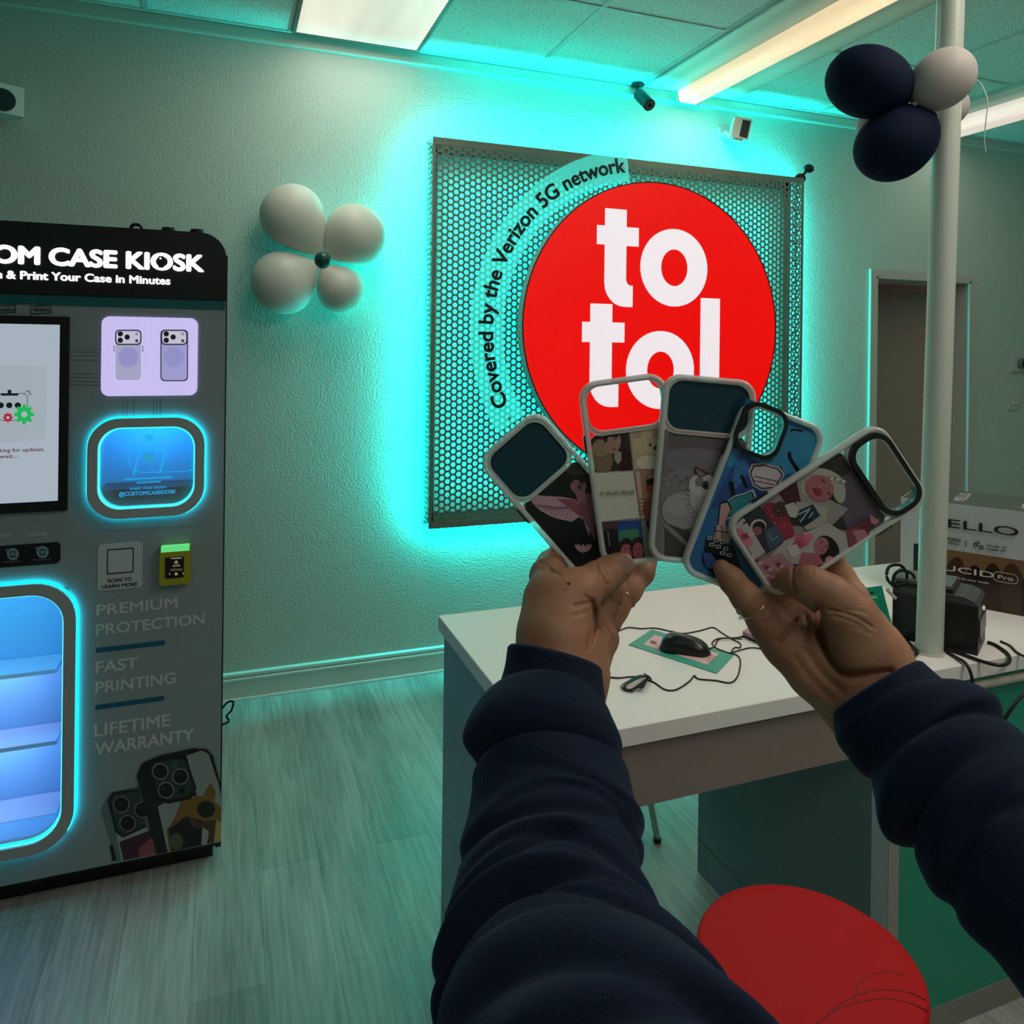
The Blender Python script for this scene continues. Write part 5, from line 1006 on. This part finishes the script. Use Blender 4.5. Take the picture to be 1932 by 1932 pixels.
Lc = [([(1125, 1060), (1128, 1076), (1140, 1096), (1146, 1104)], .0011, .0016, .64), ([(1134, 1066), (1140, 1078), (1152, 1094)], .0008, .0011, .64), ([(1128, 1068), (1136, 1084)], .0008, .0008, .64),
      ([(1078, 1144), (1098, 1140), (1116, 1135)], .0012, .0022, .62), ([(1100, 1123), (1110, 1129), (1117, 1135)], .0010, .0014, .62),
      ([(1117, 1134), (1121, 1160), (1119, 1190), (1109, 1225)], .0022, .0035, .66), ([(1018, 1072), (1040, 1078), (1060, 1088)], .0014, .0014, .65), ([(1014, 1060), (1030, 1066), (1046, 1082)], .0012, .0012, .66),
      ([(1076, 1162), (1096, 1158), (1112, 1153)], .0009, .0009, .62), ([(1082, 1172), (1100, 1168)], .0009, .0006, .62), ([(1138, 1180), (1154, 1200), (1158, 1224)], .0013, .0020, .67), ([(1146, 1122), (1160, 1136), (1178, 1146)], .0012, .0016, .70), ([(1122, 1160), (1140, 1182)], .0010, .0014, .68)]
V1, F1 = hand_mesh(Lp_, Lf, Lc, (.014, .014, .010, .004, .006))
# right hand
Rp_ = [[(1700, 1370, .585, 72), (1660, 1310, .595, 70), (1650, 1280, .60, 62), (1632, 1225, .602, 60), (1600, 1165, .606, 46)],
       [(1640, 1390, .60, 50), (1590, 1322, .612, 45), (1535, 1268, .625, 45), (1490, 1220, .635, 41), (1462, 1190, .640, 34)],
       [(1570, 1250, .632, 48), (1545, 1200, .643, 44), (1520, 1165, .655, 34)],
       [(1690, 1290, .61, 42), (1668, 1240, .615, 38), (1634, 1178, .630, 33)]]
Rf = [[(1605, 1160, .606, 44), (1565, 1125, .607, 39), (1528, 1104, .612, 35), (1506, 1099, .622, 27), (1484, 1097, .632, 22.5)],
      [(1470, 1200, .640, 32), (1440, 1165, .642, 29), (1408, 1128, .645, 26.5), (1380, 1094, .648, 23), (1362, 1072, .650, 16.5)],
      [(1640, 1185, .640, 32), (1608, 1125, .662, 27), (1586, 1090, .672, 25), (1560, 1040, .675, 22), (1540, 1010, .676, 20)],
      [(1560, 1200, .65, 30), (1520, 1140, .675, 26), (1480, 1080, .682, 22)], [(1520, 1190, .65, 28), (1480, 1150, .675, 24), (1440, 1090, .684, 20)]]
Rc = [([(1552, 1148), (1590, 1156), (1622, 1168), (1652, 1188)], .0011, .0022, .62), ([(1566, 1160), (1600, 1170), (1640, 1188)], .0010, .0016, .62), ([(1586, 1150), (1615, 1152), (1640, 1158)], .0010, .0011, .62), ([(1600, 1180), (1630, 1190), (1650, 1198)], .0009, .0010, .62),
      ([(1546, 1146), (1548, 1190), (1558, 1226), (1578, 1258), (1600, 1272), (1640, 1274), (1680, 1268)], .0030, .0060, .66), ([(1592, 1264), (1630, 1267), (1664, 1261)], .0011, .0014, .62), ([(1590, 1282), (1620, 1288), (1650, 1284)], .0012, .0012, .62),
      ([(1504, 1166), (1494, 1182), (1480, 1198), (1466, 1214)], .0016, .0034, .66), ([(1497, 1062), (1496, 1082), (1496, 1104), (1504, 1124)], .0012, .0024, .64), ([(1440, 1178), (1452, 1170), (1462, 1158)], .0012, .0020, .66), ([(1430, 1166), (1446, 1156), (1456, 1140)], .0010, .0012, .66),
      ([(1520, 1160), (1526, 1186), (1522, 1210)], .0018, .0020, .66), ([(1540, 1170), (1544, 1200)], .0014, .0014, .66), ([(1530, 1064), (1534, 1072), (1530, 1084)], .0010, .0006, .62), ([(1508, 1068), (1504, 1084), (1508, 1100)], .0009, .0008, .62),
      ([(1500, 1240), (1530, 1280), (1570, 1320)], .0030, .0012, .64), ([(1520, 1225), (1550, 1270), (1590, 1305)], .0030, .0012, .64)]
V2, F2 = hand_mesh(Rp_, Rf, Rc, (.014, .014, .014, .010, .010))
hm = MB(); hm.raw(V1, F1, True); hm.raw(V2, F2, True)
M_skin = mat('skin', (.42, .215, .125), .52, bump=(320, .22, .0012), spec=.35, sss=.12, noise=((.32, .150, .090), 26, .35, .65))
person = hm.build('person', M_skin); tag(person, 'person in navy sweatshirt holding the phone cases out with both hands', 'person')
def smooth_mesh(o, it=3):
    me = o.data; n = len(me.vertices); V = np.empty(n*3); me.vertices.foreach_get('co', V); V = V.reshape(-1, 3); E = np.empty(len(me.edges)*2, int); me.edges.foreach_get('vertices', E); E = E.reshape(-1, 2)
    for _ in range(it):
        A = np.zeros_like(V); c = np.zeros(n); np.add.at(A, E[:, 0], V[E[:, 1]]); np.add.at(A, E[:, 1], V[E[:, 0]]); np.add.at(c, E[:, 0], 1); np.add.at(c, E[:, 1], 1); V = V*.5+.5*A/np.maximum(c, 1)[:, None]
    me.vertices.foreach_set('co', V.ravel()); me.update()
smooth_mesh(person, 1)
def nail(px, py, t, dx, dy, L_, W_, tilt, nm='thumb_nail'):
    c_ = at(px, py, t); X_ = rt*dx-up*dy; X_ /= np.linalg.norm(X_); N_ = -fw+tilt; N_ -= X_*(N_@X_); N_ /= np.linalg.norm(N_); Y_ = np.cross(N_, X_)
    R_ = []
    for r_ in (1, .96, .7, .35, .02): R_.append([tuple(c_+X_*L_*r_*math.copysign(abs(math.cos(q))**.75, math.cos(q))+Y_*W_*r_*math.copysign(abs(math.sin(q))**.75, math.sin(q))+N_*(.0018*(1-(r_*math.sin(q))**2)*(1 if r_ < 1 else .1))) for q in np.linspace(0, 2*math.pi, 28, endpoint=False)])
    orient(MB().loft(R_, smooth=True).build(nm, mat('nail', (.50, .27, .23), .22), person))
nail(1178, 1064, .6385, .86, -.50, .0082, .0080, up*.45+rt*.35)
def ring_at(c0, c1, r_, t0_, nm, m, seg=(0, 360)):
    a_, b_ = at(*c0), at(*c1); ax3 = (b_-a_)/np.linalg.norm(b_-a_); A = fr3(ax3); P = [a_+r_*(A[0]*math.cos(q)+A[1]*math.sin(q)) for q in np.linspace(0, 2*math.pi, 41)]; mb_ = MB().tube(P, t0_, 8, 0); return mb_.build(nm, m, person)
M_gold = mat('gold', (.75, .52, .26), .22, 1)
ring_at((1425, 1147, .6435), (1408, 1128, .645), .0128, .0009, 'finger_ring', M_gold)
ring_at((1176, 1128, .694), (1186, 1112, .70), .0116, .0008, 'finger_ring', M_gold)
c_ = at(1395, 1150, .640); MB().sphere(c_, .003, .003, .0045, 12, 8).build('ring_stone', mat('stone', (.3, .32, .3), .1), person)
mo = MB().sphere(at(1073, 1101, .5905), .0014, .0014, .0011, 10, 6).build('mole', mat('mole', (.06, .025, .02), .6), person)
# sleeves
def sleeve(name, st, folds, cuff, label=None, kdep=.92):
    """st: (left px, left py, right px, right py, depth) stations from wrist to elbow; folds: (s, width, height, tilt, phase, skew)"""
    K = []
    for lx, ly, rx, ry, t in st:
        a, b = at(lx, ly, t), at(rx, ry, t); K.append(np.concatenate([(a+b)/2, (b-a)/2, [t]]))
    K = catmull([np.array(k) for k in K], 14); n = len(K); m = 96; rows = []
    L = [0]
    for i in range(1, n): L.append(L[-1]+np.linalg.norm(K[i][:3]-K[i-1][:3]))
    for i, k in enumerate(K):
        c = k[:3]; hx = k[3:6]; T_ = K[min(i+1, n-1)][:3]-K[max(i-1, 0)][:3]; T_ /= np.linalg.norm(T_); nrm = np.cross(T_, hx); nrm /= np.linalg.norm(nrm)
        if nrm@fw > 0: nrm = -nrm
        r_ = np.linalg.norm(hx); ring = []
        for j in range(m):
            q = 2*math.pi*j/m; dirq = hx/r_*math.cos(q)+nrm*math.sin(q)*kdep; h = 0
            for s0, wd, ht, tilt, ph, curv in folds:
                sc = s0+tilt*math.cos(q-ph)+curv*math.sin(q)**2; e = (L[i]-sc)/wd
                win = .5+.5*math.cos(q-ph) if ht > 0 else 1
                h += .9*abs(ht)*(win**1.6)*(math.exp(-e*e if e > 0 else -(e/1.7)**2) - .8*math.exp(-((e-1.5)/.6)**2))
            ring.append(c+dirq*(r_+h))
        rows.append(ring)
    # cloth thickness: a rolled rim and an inner lining at the wrist
    c0 = K[0][:3]; T0 = K[1][:3]-K[0][:3]; T0 /= np.linalg.norm(T0)
    inner = []
    for dz, sh in ((.028, .80), (.010, .86), (.002, .90), (-.002, .955)): inner.append([c0+(p-c0)*sh+T0*dz for p in rows[0]])
    mb_ = MB(); mb_.loft([[tuple(p) for p in r_] for r_ in inner+rows], cap=False, smooth=True)
    return orient(mb_.build(name, M_fab, person))
def fabric_material():
    m = mat('navy_fleece', (.0080, .0145, .034), .85, spec=.12); nt = m.node_tree; b = nt.nodes['Principled BSDF']; N = nt.nodes.new; Lk = nt.links
    b.inputs['Sheen Weight'].default_value = .10; b.inputs['Sheen Roughness'].default_value = .5; b.inputs['Sheen Tint'].default_value = (.35, .5, .7, 1)
    tc = N('ShaderNodeTexCoord'); n = N('ShaderNodeTexNoise'); n.inputs['Scale'].default_value = 600; n.inputs['Detail'].default_value = 2; Lk.new(tc.outputs['Object'], n.inputs['Vector'])
    bp_ = N('ShaderNodeBump'); bp_.inputs['Strength'].default_value = .5; bp_.inputs['Distance'].default_value = .0008; Lk.new(n.outputs['Fac'], bp_.inputs['Height']); Lk.new(bp_.outputs['Normal'], b.inputs['Normal']); return m
M_fab = fabric_material()
LS_ = [(958, 1220, 1134, 1268, .575), (952, 1262, 1138, 1318, .567), (938, 1300, 1134, 1352, .558), (905, 1330, 1150, 1388, .545), (889, 1385, 1166, 1420, .532), (889, 1440, 1182, 1462, .52), (890, 1490, 1193, 1508, .505), (880, 1560, 1203, 1580, .485), (862, 1660, 1212, 1680, .455),
       (846, 1760, 1245, 1770, .425), (834, 1850, 1298, 1850, .40), (828, 1935, 1362, 1925, .378), (826, 2040, 1450, 2010, .355), (850, 2250, 1620, 2200, .32)]
lf_ = [(.026, .005, .0025, .006, -1.2, .004), (.060, .010, .0080, .014, 1.9, -.016), (.064, .009, .0060, .006, 4.6, -.010), (.100, .006, .0035, .020, .6, -.014), (.122, .007, .0035, .024, 2.0, -.012), (.140, .006, .0040, -.010, .6, -.020), (.158, .006, .0045, .030, 2.4, -.018),
       (.172, .007, .0050, .016, 1.2, -.030), (.196, .006, .0060, .030, 1.9, -.026), (.214, .007, .0060, .030, .9, -.030), (.232, .007, .0065, -.014, 2.4, -.024), (.252, .008, .0070, .036, 1.1, -.034), (.270, .008, .0080, .030, 2.0, -.030), (.292, .009, .0080, .03, .8, -.03), (.315, .010, .0090, .03, 1.7, -.03)]
sleeve('sleeve', LS_, lf_, 0)
RS_ = [(1572, 1352, 1742, 1252, .590), (1578, 1396, 1782, 1290, .580), (1606, 1430, 1800, 1312, .570), (1640, 1468, 1838, 1312, .558), (1654, 1506, 1888, 1352, .545), (1690, 1562, 1945, 1405, .525), (1745, 1640, 2010, 1480, .50), (1810, 1735, 2080, 1580, .47), (1900, 1832, 2160, 1700, .44), (1985, 1930, 2260, 1820, .41), (2100, 2080, 2420, 1980, .375)]
rf_ = [(.030, .006, .0030, .006, 2.6, .0), (.052, .009, .0090, .0, .2, -.004), (.082, .009, .0110, .0, 2.9, -.006), (.108, .010, .0060, .018, 2.4, -.010), (.120, .008, .0045, .014, .5, -.01), (.150, .012, .0050, .02, 1.6, -.014), (.19, .012, .005, .02, 2.2, -.02)]
sleeve('sleeve', RS_, rf_, 0)
